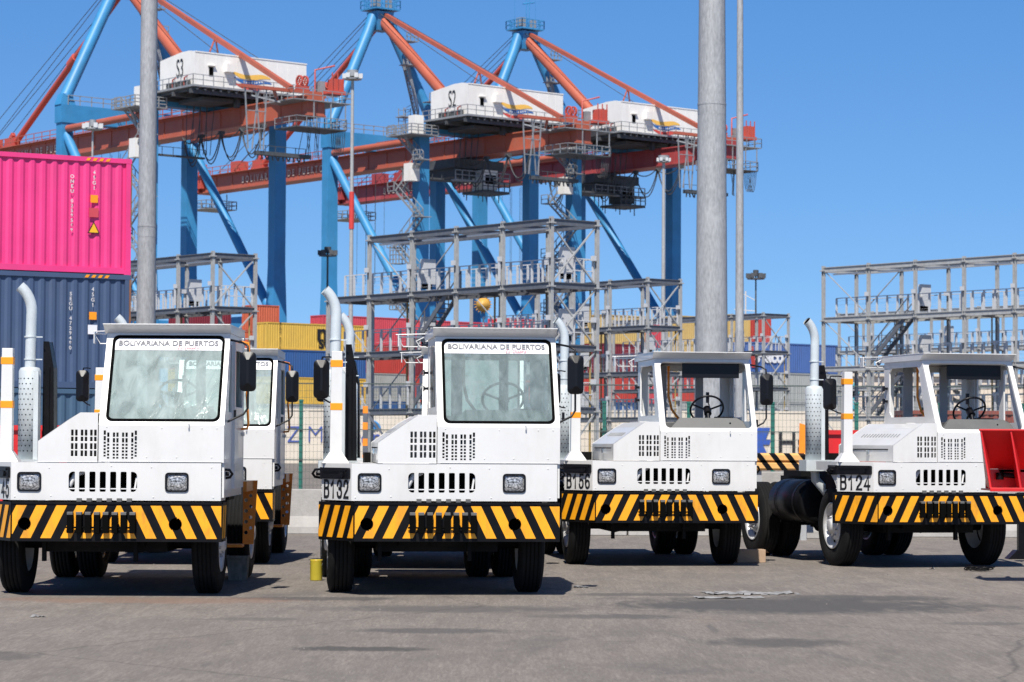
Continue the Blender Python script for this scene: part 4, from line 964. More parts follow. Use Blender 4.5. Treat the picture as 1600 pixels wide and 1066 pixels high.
# ------------------------------------------------------------------ reefer racks
def rack(xpx, Y, bays, label, width=2.8, bay=3.6, levels=(3.25, 6.15, 9.05, 12.0), top_from=0, stair_bay=None, seed=1, dark=True):
    random.seed(seed)
    X = (xpx - 800) * Y / F; e = empty('reefer_rack', (X, Y, 0), TH, label, 'steel rack', 'galvanised steel racks for refrigerated containers')
    n = bays; ys = [i * bay for i in range(n + 1)]
    top = lambda i: levels[-1] if i >= 0 and ys[i] <= ys[-1] - top_from * bay + .01 else levels[-2]
    for i, y in enumerate(ys):
        for x in (0, width):
            b = MB(); zt = top(i) + .12; a = .085
            b.box(x - a, x + a, y - a, y - a + .025, 0, zt); b.box(x - a, x + a, y + a - .025, y + a, 0, zt); b.box(x - .012, x + .012, y - a + .025, y + a - .025, 0, zt)
            b.box(x - .17, x + .17, y - .17, y + .17, 0, .04)
            for lv in levels:
                if lv < zt: b.box(x - .16, x + .16, y - .16, y + .16, lv - .2, lv - .14)
            b.build('post', GALV, e)
    for li, lv in enumerate(levels):
        ye = ys[-1] if li < len(levels) - 1 else ys[-1] - top_from * bay
        b = MB()
        for x in (0, width):
            b.box(x - .07, x + .07, 0, ye, lv, lv + .035); b.box(x - .07, x + .07, 0, ye, lv - .26, lv - .225); b.box(x - .012, x + .012, 0, ye, lv - .225, lv)
        for y in ys:
            if y <= ye + .01: b.box(0, width, y - .07, y + .07, lv, lv + .035); b.box(0, width, y - .012, y + .012, lv - .225, lv); b.box(0, width, y - .07, y + .07, lv - .26, lv - .225)
        b.build('beam_frame', GALVD if dark else GALV, e)
        if li < len(levels) - 1:
            b = MB(); b.box(1.3, width - .3, .1, ye - .1, lv + .036, lv + .06); b.build('deck', GALVD, e)
            b = MB(); zz = lv + .075
            for x in (.95, width - .12):
                b.rail([(x, .15, zz), (x, ye - .15, zz)], 1.12, .024, .8, 0, 0, .045)
                for k in range(1, 5): b.beam((x, .15, zz + .24 * k), (x, ye - .15, zz + .24 * k), .009, .009)
            b.rail([(.95, .15, zz), (width - .12, .15, zz)], 1.12, .022, .6, 0, 1, .03)
            b.build('guard_rail', WHITE2, e)
            for i, y in enumerate(ys[:-1]):
                if (i * 7 + li * 3 + seed) % 3 == 0:
                    b = MB(); b.box(width * .40, width * .40 + .75, y + .5, y + .8, lv + .5, lv + 1.75, 0); b.plate([(y + .47, lv + 1.0), (y + .83, lv + 1.0), (y + .65, lv + 1.3)], [], .02, lambda u, v, w: (width * .40 - .02 + w, u, v)); b.box(width * .42, width * .6, y + .55, y + .75, lv + .25, lv + .5, 1); b.build('socket_box', [WHITE2, HOLE], e)
                b = MB(); b.box(-.27, -.13, y - .12, y + .08, lv + 1.15, lv + 1.38, 0)
                if i % 2: b.box(-.25, -.16, y - .05, y + .05, lv + .2, lv + 1.15, 0)
                b.build('junction_box', WHITE2, e)
                b = MB(); b.box(width - .30, width - .13, y - .12, y + .10, lv + 1.12, lv + 1.36, 0); b.build('junction_box', WHITE2, e)
        else:
            b = MB()
            for i in range(n):
                if ys[i + 1] <= ye + .01: b.box(.15, .3, ys[i] + .5, ys[i + 1] - .6, lv - .44, lv - .36)
            b.build('lamp', TXTW, e)
    for li in range(len(levels)):
        z0 = 0 if li == 0 else levels[li - 1]; z1 = levels[li] - .26
        for (y, xa, xb) in ((.0, .12, width - .12),):
            b = MB(); b.beam((xa, y, z0 + .1), (xb, y, z1), .07, .07); b.beam((xb, y + .1, z0 + .1), (xa, y + .1, z1), .07, .07); b.build('cross_brace', GALV, e)
        ye = ys[-1] if li < len(levels) - 1 else ys[-1] - top_from * bay
        b = MB(); b.beam((.04, ye - bay + .15, z0 + .1), (.04, ye - .15, z1), .05, .05); b.beam((width - .06, ye - .15, z0 + .1), (width - .06, ye - bay + .15, z1), .05, .05); b.build('cross_brace', GALV, e)
    if stair_bay is not None:
        for li in range(len(levels) - 1):
            z0 = 0 if li == 0 else levels[li - 1]; b = MB(); y0 = ys[stair_bay] + .3
            b.stair((.12, y0 + bay - .2, z0 + .1), (.12, y0 + .4, levels[li]), (1, 0, 0), .72, 0, 13, .95, .022); b.build('stair', GALVD, e)
    b = MB()
    for i in range(0, n + 1, 2): b.tube([(.2, ys[i] + .16, .1), (.2, ys[i] + .16, levels[-2])], .035, 6); b.tube([(width - .25, ys[i] + .18, .1), (width - .25, ys[i] + .18, levels[-2])], .05, 6)
    b.build('cable_conduit', mat('conduit_ochre', (.35, .24, .08), .6), e)
    return e
rack(331, 141, 6, 'grey steel rack beside the pink container, behind the left lamp pole', seed=2)
rack(861, 118.5, 5, 'tallest looking steel rack with an open stair, directly behind the B132 tractor', top_from=1, stair_bay=2, seed=3)
rack(1012, 161, 5, 'steel rack just left of the thick lamp pole, behind the B156 tractor', seed=4)
rack(1193, 203, 5, 'small distant steel rack right of the thick lamp pole, before the blue container', seed=5)
rack(1669, 136.5, 5, 'wide pale steel rack at the right edge, behind the B124 tractor', stair_bay=3, seed=6, dark=False)
rack(1711, 184, 7, 'farther steel rack seen through the wide rack at the right edge', seed=8, dark=False)

# ------------------------------------------------------------------ containers
CM = {}
def cmat(name, col):
    if name not in CM: CM[name] = mat('container_' + name, col, .5, var=.06, scale=1.2, dirt=tuple(c * .45 + .05 for c in col), dirt_amt=.4, dscale=.8, bump=.03, bscale=2)
    return CM[name]
PINK = cmat('pink', (.80, .045, .22)); NAVY = cmat('navy', (.055, .09, .17)); TEAL = cmat('teal', (.055, .11, .18)); CYEL = cmat('yellow', (.66, .42, .07))
CBLU = cmat('blue', (.03, .10, .28)); CRD = cmat('red', (.48, .055, .04)); MAR = cmat('maroon', (.20, .02, .03)); CGRY = cmat('grey', (.38, .39, .37)); CORC = cmat('orange', (.58, .13, .06))
SEA = cmat('sea_blue', (.07, .14, .36)); PRED = cmat('rose_red', (.62, .07, .09)); BRN = cmat('brown', (.24, .07, .05)); OCH = cmat('ochre', (.58, .40, .14)); LBL = cmat('light_blue', (.25, .42, .55)); WHC = cmat('offwhite', (.60, .60, .56))
def cont_mesh(L, H, W=2.44, pitch=.278):
    key = ('cont', round(L, 2), round(H, 2), pitch)
    if key in CACHE: return CACHE[key]
    def corr(b, p0, d, length, z0, z1, nrm):      # corrugated sheet
        n = max(3, int(length / pitch)); st = length / n; us = []
        for i in range(n):
            o = i * st; us += [(o, 0), (o + st * .28, 0), (o + st * .5, -.036), (o + st * .78, -.036)]
        us.append((length, 0)); p0 = Vector(p0); d = Vector(d); nrm = Vector(nrm); vs = []
        for u, w in us: q = p0 + d * u + nrm * w; vs += [(q.x, q.y, z0), (q.x, q.y, z1)]
        b.add(vs, [(2 * i, 2 * i + 2, 2 * i + 3, 2 * i + 1) for i in range(len(us) - 1)], 0)
    b = MB(); e = .06
    corr(b, (e, .03, 0), (1, 0, 0), L - 2 * e, .16, H - .1, (0, -1, 0)); corr(b, (e, W - .03, 0), (1, 0, 0), L - 2 * e, .16, H - .1, (0, 1, 0)); corr(b, (.03, e, 0), (0, 1, 0), W - 2 * e, .16, H - .1, (-1, 0, 0)); corr(b, (L - .03, e, 0), (0, 1, 0), W - 2 * e, .16, H - .1, (1, 0, 0))
    b.box(.03, L - .03, .03, W - .03, H - .05, H - .03); b.box(.03, L - .03, .03, W - .03, .12, .16)
    body = b.mesh('body', [CGRY])
    b = MB()
    for y in (0, W - .08): b.box(.16, L - .16, y, y + .08, H - .12, H - .005); b.box(.16, L - .16, y, y + .08, .02, .17)
    for x in (0, L - .1): b.box(x, x + .1, .15, W - .15, H - .14, H - .005); b.box(x, x + .1, .15, W - .15, .02, .18)
    for x in (0, L - .14):
        for y in (0, W - .14): b.box(x, x + .14, y, y + .14, .12, H - .12)
    for x in (-.004, L - .172):
        for y in (-.004, W - .156):
            for z in (0, H - .12): b.box(x, x + .176, y, y + .16, z, z + .12)
    for y in (.5, .95, 1.45, 1.9): b.tube([(-.03, y, .2), (-.03, y, H - .16)], .018, 6)
    CACHE[key] = (body, b.mesh('corner_frame', [CGRY])); return CACHE[key]
def container(loc, yaw, L, H, m, label, group='stacked shipping containers', fm=None):
    body, fr = cont_mesh(L, H); e = empty('shipping_container', loc, yaw, label, 'container', group)
    for me, nm in ((body, 'body'), (fr, 'corner_frame')):
        o = link(nm, me, e); o.material_slots[0].link = 'OBJECT'; o.material_slots[0].material = m if nm == 'body' else (fm or m)
    return e
def lettering(parent, body, size, m, loc, sx=1, bold=0, vertical=False, spacing=1.):
    """flat lettering on the container's long side facing -y"""
    if vertical:
        for i, ch in enumerate(body): 
            pass
        body = '\n'.join(body)
    cu_sx = sx; tm = text_mesh('lettering', body, size, m, .002, cu_sx, bold, spacing=spacing); return link('lettering', face_front(tm, loc), parent)

# stack at the left edge: pink over navy over teal
SA = R(29); sr = Vector((math.cos(SA), math.sin(SA), 0)); ce = P(204, 430, 63.7); ce.z = 0; L40 = 12.19; org = ce - sr * L40; H3 = 2.90
zz = (P(204, 430, 63.7).z) / 2
c1 = container((org.x, org.y, 2 * zz), SA, L40, H3, PINK, 'bright pink container on top of the left stack'); 
c2 = container((org.x, org.y, zz), SA, L40, zz, NAVY, 'dark navy container under the pink one')
c3 = container((org.x, org.y, 0), SA, L40, zz, TEAL, 'teal blue container at the bottom of the left stack')
for e, code, H in ((c1, 'ONEU 0258568', H3), (c2, 'SEGU 4729480', zz)):
    body = bpy.data.curves.new('tmp', 'FONT')
    # vertical codes: one small glyph per line, drawn small so the column fits
    tm = text_mesh('lettering', '\n'.join(code), .125, TXTF, .002, 1., .003); 
    zs = [v.co.y for v in tm.vertices]; h = max(zs) - min(zs); tm.transform(Matrix.Diagonal((1, 1.42 / h, 1, 1))); zs = [v.co.y for v in tm.vertices]; tm.transform(Matrix.Translation((0, -(max(zs) + min(zs)) / 2, 0)))
    link('lettering', face_front(tm, (L40 - 1.55, -.008, H - 1.18)), e)
    tm = text_mesh('lettering', '4\n5\nG\n1', .125, TXTF, .002, 1., .003); zs = [v.co.y for v in tm.vertices]; h = max(zs) - min(zs); tm.transform(Matrix.Diagonal((1, .48 / h, 1, 1))); zs = [v.co.y for v in tm.vertices]; tm.transform(Matrix.Translation((0, -(max(zs) + min(zs)) / 2, 0)))
    link('lettering', face_front(tm, (L40 - .98, -.008, H - .58)), e)
    b = MB(); b.box(L40 - 1.07, L40 - .88, -.010, -.005, H - 1.14, H - .95); b.build('size_sticker', TAPE, e)
    b = MB(); b.box(L40 - 1.10, L40 - .86, -.010, -.005, H - 1.50, H - 1.27); b.build('data_sticker', BANNER if H == zz else PRED, e)
    b = MB()
    for i in range(4): x = L40 - 1.2 + i * .17; b.plate([(x, H - .10), (x + .09, H - .10), (x + .14, H - .03), (x + .05, H - .03)], [], .004, lambda u, v, w: (u, -.009 + w, v))
    b.build('hazard_stripe', TAPE, e)
b = MB(); b.plate([(L40 - 1.14, H3 - 1.9), (L40 - .82, H3 - 1.9), (L40 - .98, H3 - 1.6)], [], .004, lambda u, v, w: (u, -.010 + w, v), 0); b.plate([(L40 - 1.10, H3 - 1.88), (L40 - .86, H3 - 1.88), (L40 - .98, H3 - 1.65)], [], .003, lambda u, v, w: (u, -.012 + w, v), 1)
b.build('warning_triangle', [TXTB, mat('warning_yellow', (.85, .45, .02), .5)], c1)
RUST = mat('rusty_edge', (.22, .09, .045), .8, var=.3)
b = MB(); b.box(L40 - .03, L40 + .012, -.012, .05, .12, zz - .12); b.build('rusty_corner', RUST, c2)
b = MB(); b.box(L40 - .02, L40 + .010, -.010, .02, 1.2, H3 - .12); b.build('rusty_corner', RUST, c1)

# far stacks: (left px, top y px, distance, length, list of (material, words) from the top down)
def stack(xpx, ypx, Y, L, tiers, where, yaw=TH):
    p = P(xpx, ypx, Y); h = p.z / len(tiers); out = []
    for i, (m, words) in enumerate(tiers):
        if m is None: continue
        e = container((p.x, p.y, p.z - h * (i + 1)), yaw, L, h, m, '%s %s' % (words, where)); out.append(e)
    return out, h
st, h = stack(417, 503, 255, 12.19, [(CYEL, 'yellow container with black lettering on top'), (CBLU, 'blue container second from the top'), (CYEL, 'yellow container below the blue one'), (CGRY, 'grey container second from the ground'), (CRD, 'red container at ground level')], 'of the stack left of the B132 tractor')
tm = text_mesh('lettering', 'm', 2.4, TXTB, .02, 1.2, .05); link('lettering', face_front(tm, (7.1, -.03, h * .66)), st[0])
tm = text_mesh('lettering', 'SC', 1.25, TXTB, .02, 1.15, .04); link('lettering', face_front(tm, (7.1, -.03, h * .24)), st[0])
tm = text_mesh('lettering', '\n'.join('MEDU 8316'), .3, TXTB, .01, 1., .0); link('lettering', face_front(tm, (1.6, -.03, h * .52)), st[0])
stack(398, 476, 268, 3.1, [(CORC, 'short orange red container on top')] + [(CORC, 'orange red container level %s' % k) for k in ('two', 'three', 'four', 'five', 'six')], 'of the narrow stack beside the S3 crane leg')
stack(283, 485, 262, 6.06, [(MAR, 'maroon container on top'), (CRD, 'red container second'), (CYEL, 'yellow container third'), (OCH, 'ochre container fourth'), (CBLU, 'blue container fifth')], 'in the stack behind the leftmost rack')
stack(505, 492, 275, 12.19, [(PRED, 'rose red container on top'), (CRD, 'red container second'), (CGRY, 'grey container third'), (CBLU, 'blue container fourth'), (CRD, 'red container fifth')], 'in the stack behind the stair rack, left end')
stack(660, 500, 262, 12.19, [(PRED, 'long rose red container on top'), (MAR, 'maroon container second'), (CRD, 'red container third'), (LBL, 'light blue container fourth'), (CRD, 'red container fifth')], 'in the long stack under the yellow cable reel')
stack(785, 497, 268, 6.06, [(PRED, 'short rose red container on top'), (CGRY, 'grey container second'), (CRD, 'red container third'), (CBLU, 'blue container fourth'), (CRD, 'red container fifth')], 'in the stack right of the yellow cable reel')
st, h = stack(936, 491, 250, 6.06, [(OCH, 'ochre container on top'), (MAR, 'maroon container second'), (CRD, 'red container third'), (CBLU, 'dark blue container fourth'), (CGRY, 'pale grey container with dark letters')], 'in the stack seen left of the B156 cab')
tm = text_mesh('lettering', 'MAERSK', 1.3, TXTG, .02, 1.0, .03); link('lettering', face_front(tm, (3.0, -.03, h * .75)), st[4])
stack(1003, 499, 262, 3.6, [(PRED, 'rose red container on top'), (LBL, 'light blue container second'), (PRED, 'rose red container third'), (CGRY, 'grey container fourth'), (CRD, 'red container fifth')], 'in the narrow stack left of the thick lamp pole')
stack(1062, 493, 292, 6.06, [(OCH, 'ochre container on top'), (OCH, 'ochre container second'), (CRD, 'red container third'), (CGRY, 'grey container fourth'), (OCH, 'ochre container fifth')], 'in the stack just behind the thick lamp pole')
stack(1138, 491, 300, 3.6, [(OCH, 'ochre container on top'), (OCH, 'ochre container second'), (CRD, 'red container third'), (CGRY, 'grey container fourth'), (CBLU, 'blue container fifth')], 'in the stack between the two right lamp poles')
stack(1178, 490, 306, 2.9, [(CRD, 'red container on top'), (CRD, 'red container second'), (MAR, 'maroon container third'), (CGRY, 'grey container fourth'), (CGRY, 'grey container fifth')], 'in the last stack right of the thin lamp pole')
st, h = stack(1170, 534, 234, 12.19, [(SEA, 'blue container with white letters, topmost'), (CGRY, 'pale grey container second'), (CGRY, 'pale grey container third'), (WHC, 'off-white container at ground level')], 'in the stack behind the small distant rack')
tm = text_mesh('lettering', 'seaco', 1.6, TXTW, .02, 1.0, .07); link('lettering', face_front(tm, (2.6, -.03, h * .52)), st[0])
b = MB(); b.plate([(.35, .4), (.95, .4), (.55, h - .4), (.15, h - .4)], [], .02, lambda u, v, w: (u, -.03 + w, v)); b.build('logo_mark', CRD, st[0])
pp = P(1412, 641, 80); container((pp.x, pp.y, 0), R(2), 12.19, pp.z, BRN, 'low brown red container behind the B124 cab', None)

# ------------------------------------------------------------------ cream perimeter wall with painted names
wp0 = P(330, 641, 196); wp1 = P(1385, 641, 196)
we = empty('perimeter_wall', (0, 196, 0), 0, 'long cream perimeter wall with painted company names', 'wall')
b = MB(); b.box(wp0.x, wp1.x, 0, .4, 0, wp0.z); x = wp0.x
while x < wp1.x: b.box(x, x + .25, -.04, 0, 0, wp0.z); b.box(x + .25, x + 3.6, -.02, 0, wp0.z * .5, wp0.z * .5 + .05); x += 3.6
b.box(wp0.x, wp1.x, -.06, .45, wp0.z, wp0.z + .15); b.build('wall_panel', CREAM, we)
def walltext(s, px, py, hpx, m, sx=1, bold=0):
    p = P(px, py, 196); size = hpx * 196 / F * 1.38; tm = text_mesh('lettering', s, size, m, .01, sx, bold); link('lettering', face_front(tm, (p.x, -.08, p.z)), we)
walltext('Z', 459, 680, 27, TXTN, 1., -.03); walltext('M', 493, 680, 27, TXTN, .95, -.03); walltext('ton', 575, 684, 25, TXTN, .9, 0)
walltext('Ha', 1239, 693, 33, TXTB, .95, .02); walltext('K', 948, 686, 30, TXTB, 1, .03)
b = MB()
for pts in ([(1184, 668.5), (1203.5, 668.5), (1196, 687), (1204, 687.5), (1202, 695), (1192, 695), (1198, 708), (1184, 708), (1177, 697), (1177, 686)], [(1170, 668.5), (1181.5, 668.5), (1174, 682), (1168, 682)]):
    q = [P(x_, y_, 196) for x_, y_ in pts]; b.plate([(v.x, v.z) for v in q], [], .02, lambda u, v, w: (u, -.09 + w, v))
b.build('logo_mark', mat('logo_blue', (.03, .09, .38), .5), we)
s_ = 196 / F; p = P(580, 672, 196); b = MB()
for r in (5, 9.5, 14):
    pts = [(p.x + (r * math.cos(R(t))) * s_, -.09, p.z + (r * math.sin(R(t))) * s_) for t in range(10, 130, 12)]; b.tube(pts, .10, 6)
b.build('logo_mark', mat('logo_sky', (.04, .22, .5), .5), we)
# cream warehouse at the right
q0 = P(1288, 588, 300); q1 = P(1640, 588, 300); wh = empty('warehouse', (0, 300, 0), 0, 'low cream warehouse with dark lettering seen through the B124 cab', 'building')
b = MB(); b.box(q0.x, q1.x, 0, 20, 0, q0.z); b.build('wall', mat('warehouse_cream', (.66, .56, .45), .8, var=.06, scale=.3), wh)
b = MB(); b.box(q0.x - .4, q1.x, -.5, 20.5, q0.z, q0.z + .35); b.build('roof', CREAM, wh)
p = P(1474, 616, 300); tm = text_mesh('lettering', 'FRS', 3.0, TXTB, .02, 1.1, .08); link('lettering', face_front(tm, (p.x, -.06, p.z)), wh)
p = P(1331, 610, 300); b = MB(); b.plate(circ(p.x, p.z, .9, 14), [], .2, lambda u, v, w: (u, -.3 + w, v)); b.box(p.x - .35, p.x + .35, -.3, 0, p.z - 2.2, p.z); b.build('painted_sign', mat('sign_teal', (.06, .36, .42), .6), wh)
for k in range(6):
    p = P(1350 + k * 45, 640, 300); b = MB(); b.box(p.x, p.x + 1.6, -.1, .05, .4, 3.6); b.build('door', CGREY, wh)

# ------------------------------------------------------------------ fence at 76 m
def fence(y, xa, xb, posts, ztop, label):
    e = empty('mesh_fence', (0, y, 0), 0, label, 'fence')
    b = MB(); z = .1
    while z < ztop: b.beam((xa, 0, z), (xb, 0, z), .007, .007); z += .2
    x = xa
    while x < xb: b.beam((x, 0, .1), (x, 0, ztop), .0065, .0065); x += .115
    for zz in (.12, 1.05, 1.95, ztop): b.beam((xa, -.01, zz), (xb, -.01, zz), .014, .03)
    b.build('mesh_panel', WIREG, e)
    for xp in posts: b = MB(); b.box(xp - .055, xp + .055, .02, .10, 0, 2.78); b.box(xp - .065, xp + .065, .0, .12, 2.78, 2.84); b.build('post', GREEN, e)
    return e
fx = lambda px: (px - 800) * 76 / F
fence(76, fx(-60), fx(1650), [fx(v) for v in (20, 150, 310, 471, 628 + 60, 812, 945, 1077, 1208, 1339, 1470, 1601)], 3.32, 'long wire mesh fence with green posts behind the tractors')
# concrete barriers
def barrier(x0, x1, y, h, label):
    L = x1 - x0; e = empty('concrete_barrier', (x0, y, 0), 0, label, 'barrier', 'concrete barriers behind the tractors'); b = MB()
    b.plate([(-.3, 0), (.3, 0), (.28, .12), (.13, .3), (.10, h), (-.10, h), (-.13, .3), (-.28, .12)], [], L - .03, lambda u, v, w: (w, u, v)); o = b.build('block', CONC, e, .015); fixn(o.data)
x = -12.0; k = 0
names = ['at the far left edge', 'behind the leftmost tractor', 'under the cab of the leftmost tractor', 'seen in the gap left of the B132 tractor', 'behind the left wheel of B132', 'behind the middle of B132', 'between the B132 and B156 tractors', 'behind the B156 tractor', 'between the B156 and B124 tractors', 'behind the left wheel of B124', 'at the right edge of the yard', 'past the right edge']
while x < 12:
    barrier(x, x + 2.0, 44, .76, 'low concrete barrier block ' + names[k]); x += 2.0; k += 1
pq = P(1181, 737, 43); barrier(pq.x, pq.x + 1.9, 43.0, pq.z, 'taller concrete barrier block under the striped guard beam')

# ------------------------------------------------------------------ lamp poles
def mast(name, label, x0, x1, y1, x0t, x1t, Y, ztop, joints, m=POLE, group=None, sides=12):
    """x0..x1 at photo row y1 near the foot, x0t..x1t at row 0"""
    c = P((x0 + x1) / 2, y1, Y); rb = (x1 - x0) / 2 * Y / F; rt = (x1t - x0t) / 2 * Y / F
    zt_ = P(0, 0, Y).z; k = (rt - rb) / (zt_ - c.z); e = empty(name, (c.x, Y, 0), 0, label, 'lamp pole', group)
    b = MB(); r0 = rb - k * c.z; b.tube([(0, 0, .05), (0, 0, ztop)], r0, sides, 0, r2=max(.05, r0 + k * ztop)); b.box(-r0 * 1.6, r0 * 1.6, -r0 * 1.6, r0 * 1.6, 0, .06)
    b.build('shaft', m, e)
    for j in joints: z = P(0, j, Y).z; rr = r0 + k * z; b = MB(); b.tube([(0, 0, z - .02), (0, 0, z + .03)], rr + .012, sides); b.tube([(0, 0, z - .3), (0, 0, z - .0)], rr + .005, sides, 0); b.build('joint_collar', m, e)
    return e, r0, k
mast('lamp_pole', 'thick grey lamp pole rising behind the leftmost tractor', 213, 243, 500, 216, 242, 72, 24, [353])
mast('lamp_pole', 'thickest galvanised lamp pole rising behind the B156 tractor', 1086, 1137, 550, 1097.5, 1139, 72, 24, [158])
mast('lamp_pole', 'slim lamp pole just right of the thickest pole', 1149, 1162, 545, 1158, 1166, 66, 22, [])
def flood(px, ytop, Y, wpx, label, m=GALV, red=None, hm=1.):
    p = P(px, ytop, Y); r = wpx / 2 * Y / F; e = empty('floodlight_mast', (p.x, Y, 0), 0, label, 'floodlight mast', 'floodlight masts in the port')
    b = MB(); b.tube([(0, 0, 0), (0, 0, p.z)], r * 1.05, 10, 0, r2=r * .6); b.build('shaft', m, e)
    b = MB(); R_ = 1.05 * hm; b.tube([(0, 0, p.z - .5 * hm), (0, 0, p.z - .38 * hm)], R_, 14); b.tube([(0, 0, p.z - .1), (0, 0, p.z + .6 * hm)], r * 2.2, 8); b.build('head_frame', m if m is CDARK else CGREY, e)
    for k in range(6):
        t = 2 * math.pi * k / 6; b = MB(); cx, cy = R_ * .9 * math.cos(t), R_ * .9 * math.sin(t)
        b.box(cx - .22 * hm, cx + .22 * hm, cy - .15, cy + .15, p.z - .35 * hm, p.z + .2 * hm); b.build('floodlight', CDARK if m is CDARK else WHITE2, e)
    if red: za, zb = P(px, red[1], Y).z, P(px, red[0], Y).z; b = MB(); b.tube([(0, 0, za), (0, 0, zb)], r * 1.02, 12); b.build('red_band', mat('band_red', (.6, .05, .04), .5), e)
flood(551, 118, 205, 8, 'tall floodlight mast with a red band, left of the S2 crane', red=(300, 358), hm=.7)
flood(145, 196, 226, 5, 'floodlight mast above the pink container', hm=.8)
flood(1037, 249, 252, 8, 'pale floodlight mast in front of the right S1 crane leg', hm=.6)
flood(1181, 430, 271, 4, 'dark distant floodlight mast right of the slim pole', m=CDARK, hm=.9)
flood(512, 394, 300, 5, 'dark distant floodlight mast right of the orange container', m=CDARK, hm=1.)
# antenna and cable reel
p = P(1165, 455, 320); e = empty('ship_antenna', (p.x, 320, 0), 0, 'thin white antenna mast just right of the slim pole', 'antenna'); b = MB(); b.tube([(0, 0, 0), (0, 0, p.z)], .12, 6); b.beam((-1.4, 0, p.z - 2.3), (1.4, 0, p.z - 2.5), .12, .12); b.beam((-.2, 0, p.z - .4), (1.3, 0, p.z - 1.2), .1, .1); b.build('mast', WHITE2, e)
p = P(755, 476, 292); e = empty('cable_reel', (p.x, 292, 0), 0, 'round yellow cable reel seen through the middle rack', 'cable reel'); b = MB(); M = Matrix.Translation((0, 0, p.z)) @ Matrix.Rotation(R(80), 4, 'Z')
b.lathe([(-.9, 0), (-.8, .35), (-.2, .75), (.1, .85)], 20, 0, M)
for k in range(18): t = 2 * math.pi * k / 18; b.tube([M @ Vector((.1, .7 * math.cos(t), .7 * math.sin(t))), M @ Vector((-.3, 1.0 * math.cos(t), 1.0 * math.sin(t)))], .06, 5)
b.build('drum', mat('reel_yellow', (.6, .33, .06), .5), e); b = MB(); b.beam((0, .4, 0), (0, .4, p.z), .5, .5, 0, up=(0, 1, 0)); b.build('stand', CBLUE, e)

# ------------------------------------------------------------------ yard things
# red bucket at the right edge
Yb = 29.0; pa = P(1531, 672, Yb); pb = P(1546, 764, Yb); e = empty('loader_bucket', (pa.x, Yb, 0), 0, 'red steel loader bucket at the right edge, in front of B124', 'bucket')
b = MB(); x0 = 0; W = 1.3; zt, zb = pa.z, pb.z
prof = [(.0, zt), (-.04, zt - .18), (.05, zb), (.5, zb - .0), (.62, zt)]
def side(x):  # cheek plate leaning inward
    b.add([(x, 0, zt), (x + .10, -.06, zb), (x + .16, .5, zb + .02), (x + .16, .55, zt), (x + .02, 0, zt), (x + .125, -.06, zb), (x + .18, .5, zb + .02), (x + .18, .55, zt)], [(0, 1, 2, 3), (7, 6, 5, 4), (0, 4, 5, 1), (1, 5, 6, 2), (2, 6, 7, 3), (3, 7, 4, 0)], 0)
side(0); side(.34); side(W)
b.add([(.0, .0, zt), (W, .0, zt), (W, .46, zb + .22), (.15, .46, zb + .22), (.0, .02, zt + .012), (W, .02, zt + .012), (W, .48, zb + .23), (.15, .48, zb + .23)], [(0, 1, 2, 3), (7, 6, 5, 4), (0, 4, 5, 1), (1, 5, 6, 2), (2, 6, 7, 3), (3, 7, 4, 0)], 0)
b.box(-.01, W + .1, -.012, .01, zt - .01, zt + .012); b.box(.15, W + .1, .46, .49, zb, zb + .22); b.box(.10, W + .1, -.07, .5, zb - .02, zb); b.box(.1, W + .1, -.09, -.07, zb - .03, zb + .015)
b.box(.3, W, .46, .50, zb + .18, zb + .24)
o = b.build('shell', REDP, e, .006); fixn(o.data)
b = MB(); b.tube([(.30, .42, zb + .16), (.50, .40, zb + .14)], .03, 8); b.tube([(.30, .40, zb + .18), (.30, .40, zb + .1)], .045, 10); b.build('coupling', BLACK, e)
b = MB(); b.beam((.95, .6, zb + .1), (1.2, 1.0, .1), .12, .12); b.beam((1.2, .6, zb + .1), (1.5, 0.2, .1), .12, .12); b.box(.9, 1.7, .0, 1.2, 0, .1); b.build('stand', BLACK, e)
# landing leg behind B124
p = P(1597, 869, 35.5); e = empty('landing_leg', (p.x, 35.5, 0), 0, 'black trailer landing leg behind the right end of B124', 'landing leg'); b = MB(); b.box(-.06, .06, -.06, .06, .06, 1.0); b.build('leg', BLACK, e); b = MB(); b.plate([(-.22, 0), (.22, 0), (.1, .12), (-.1, .12)], [], .3, lambda u, v, w: (u, -.15 + w, v)); b.build('foot', BLACK, e)
# red skip boxes
def skip(px0, px1, ytop, Y, label):
    a, c = P(px0, ytop, Y), P(px1, ytop, Y); e = empty('red_skip', (a.x, Y, 0), 0, label, 'skip'); L = c.x - a.x; h = a.z; b = MB()
    b.plate([(0, h), (.18, .15), (L - .18, .15), (L, h)], [], .03, lambda u, v, w: (u, w, v)); b.plate([(0, h), (.18, .15), (L - .18, .15), (L, h)], [], .03, lambda u, v, w: (u, 1.6 + w, v))
    for s in (0, 1):
        x0, x1 = (0, .18) if s == 0 else (L, L - .18); b.add([(x0, 0, h), (x1, 0, .15), (x1, 1.63, .15), (x0, 1.63, h)], [(0, 1, 2, 3)])
    b.box(.18, L - .18, 0, 1.63, .12, .15); b.box(-.04, L + .04, -.05, 0, h - .08, h); n = int(L / .6)
    for i in range(1, n): b.box(i * .6, i * .6 + .06, -.05, 0, .2, h - .08)
    b.box(.3, .5, 0, 1.6, 0, .12); b.box(L - .5, L - .3, 0, 1.6, 0, .12)
    b.build('shell', REDP, e)
skip(1284, 1450, 672, 46, 'bright red steel skip behind the exhaust of B124'); skip(-60, 150, 664, 40, 'red steel skip behind the leftmost tractor')
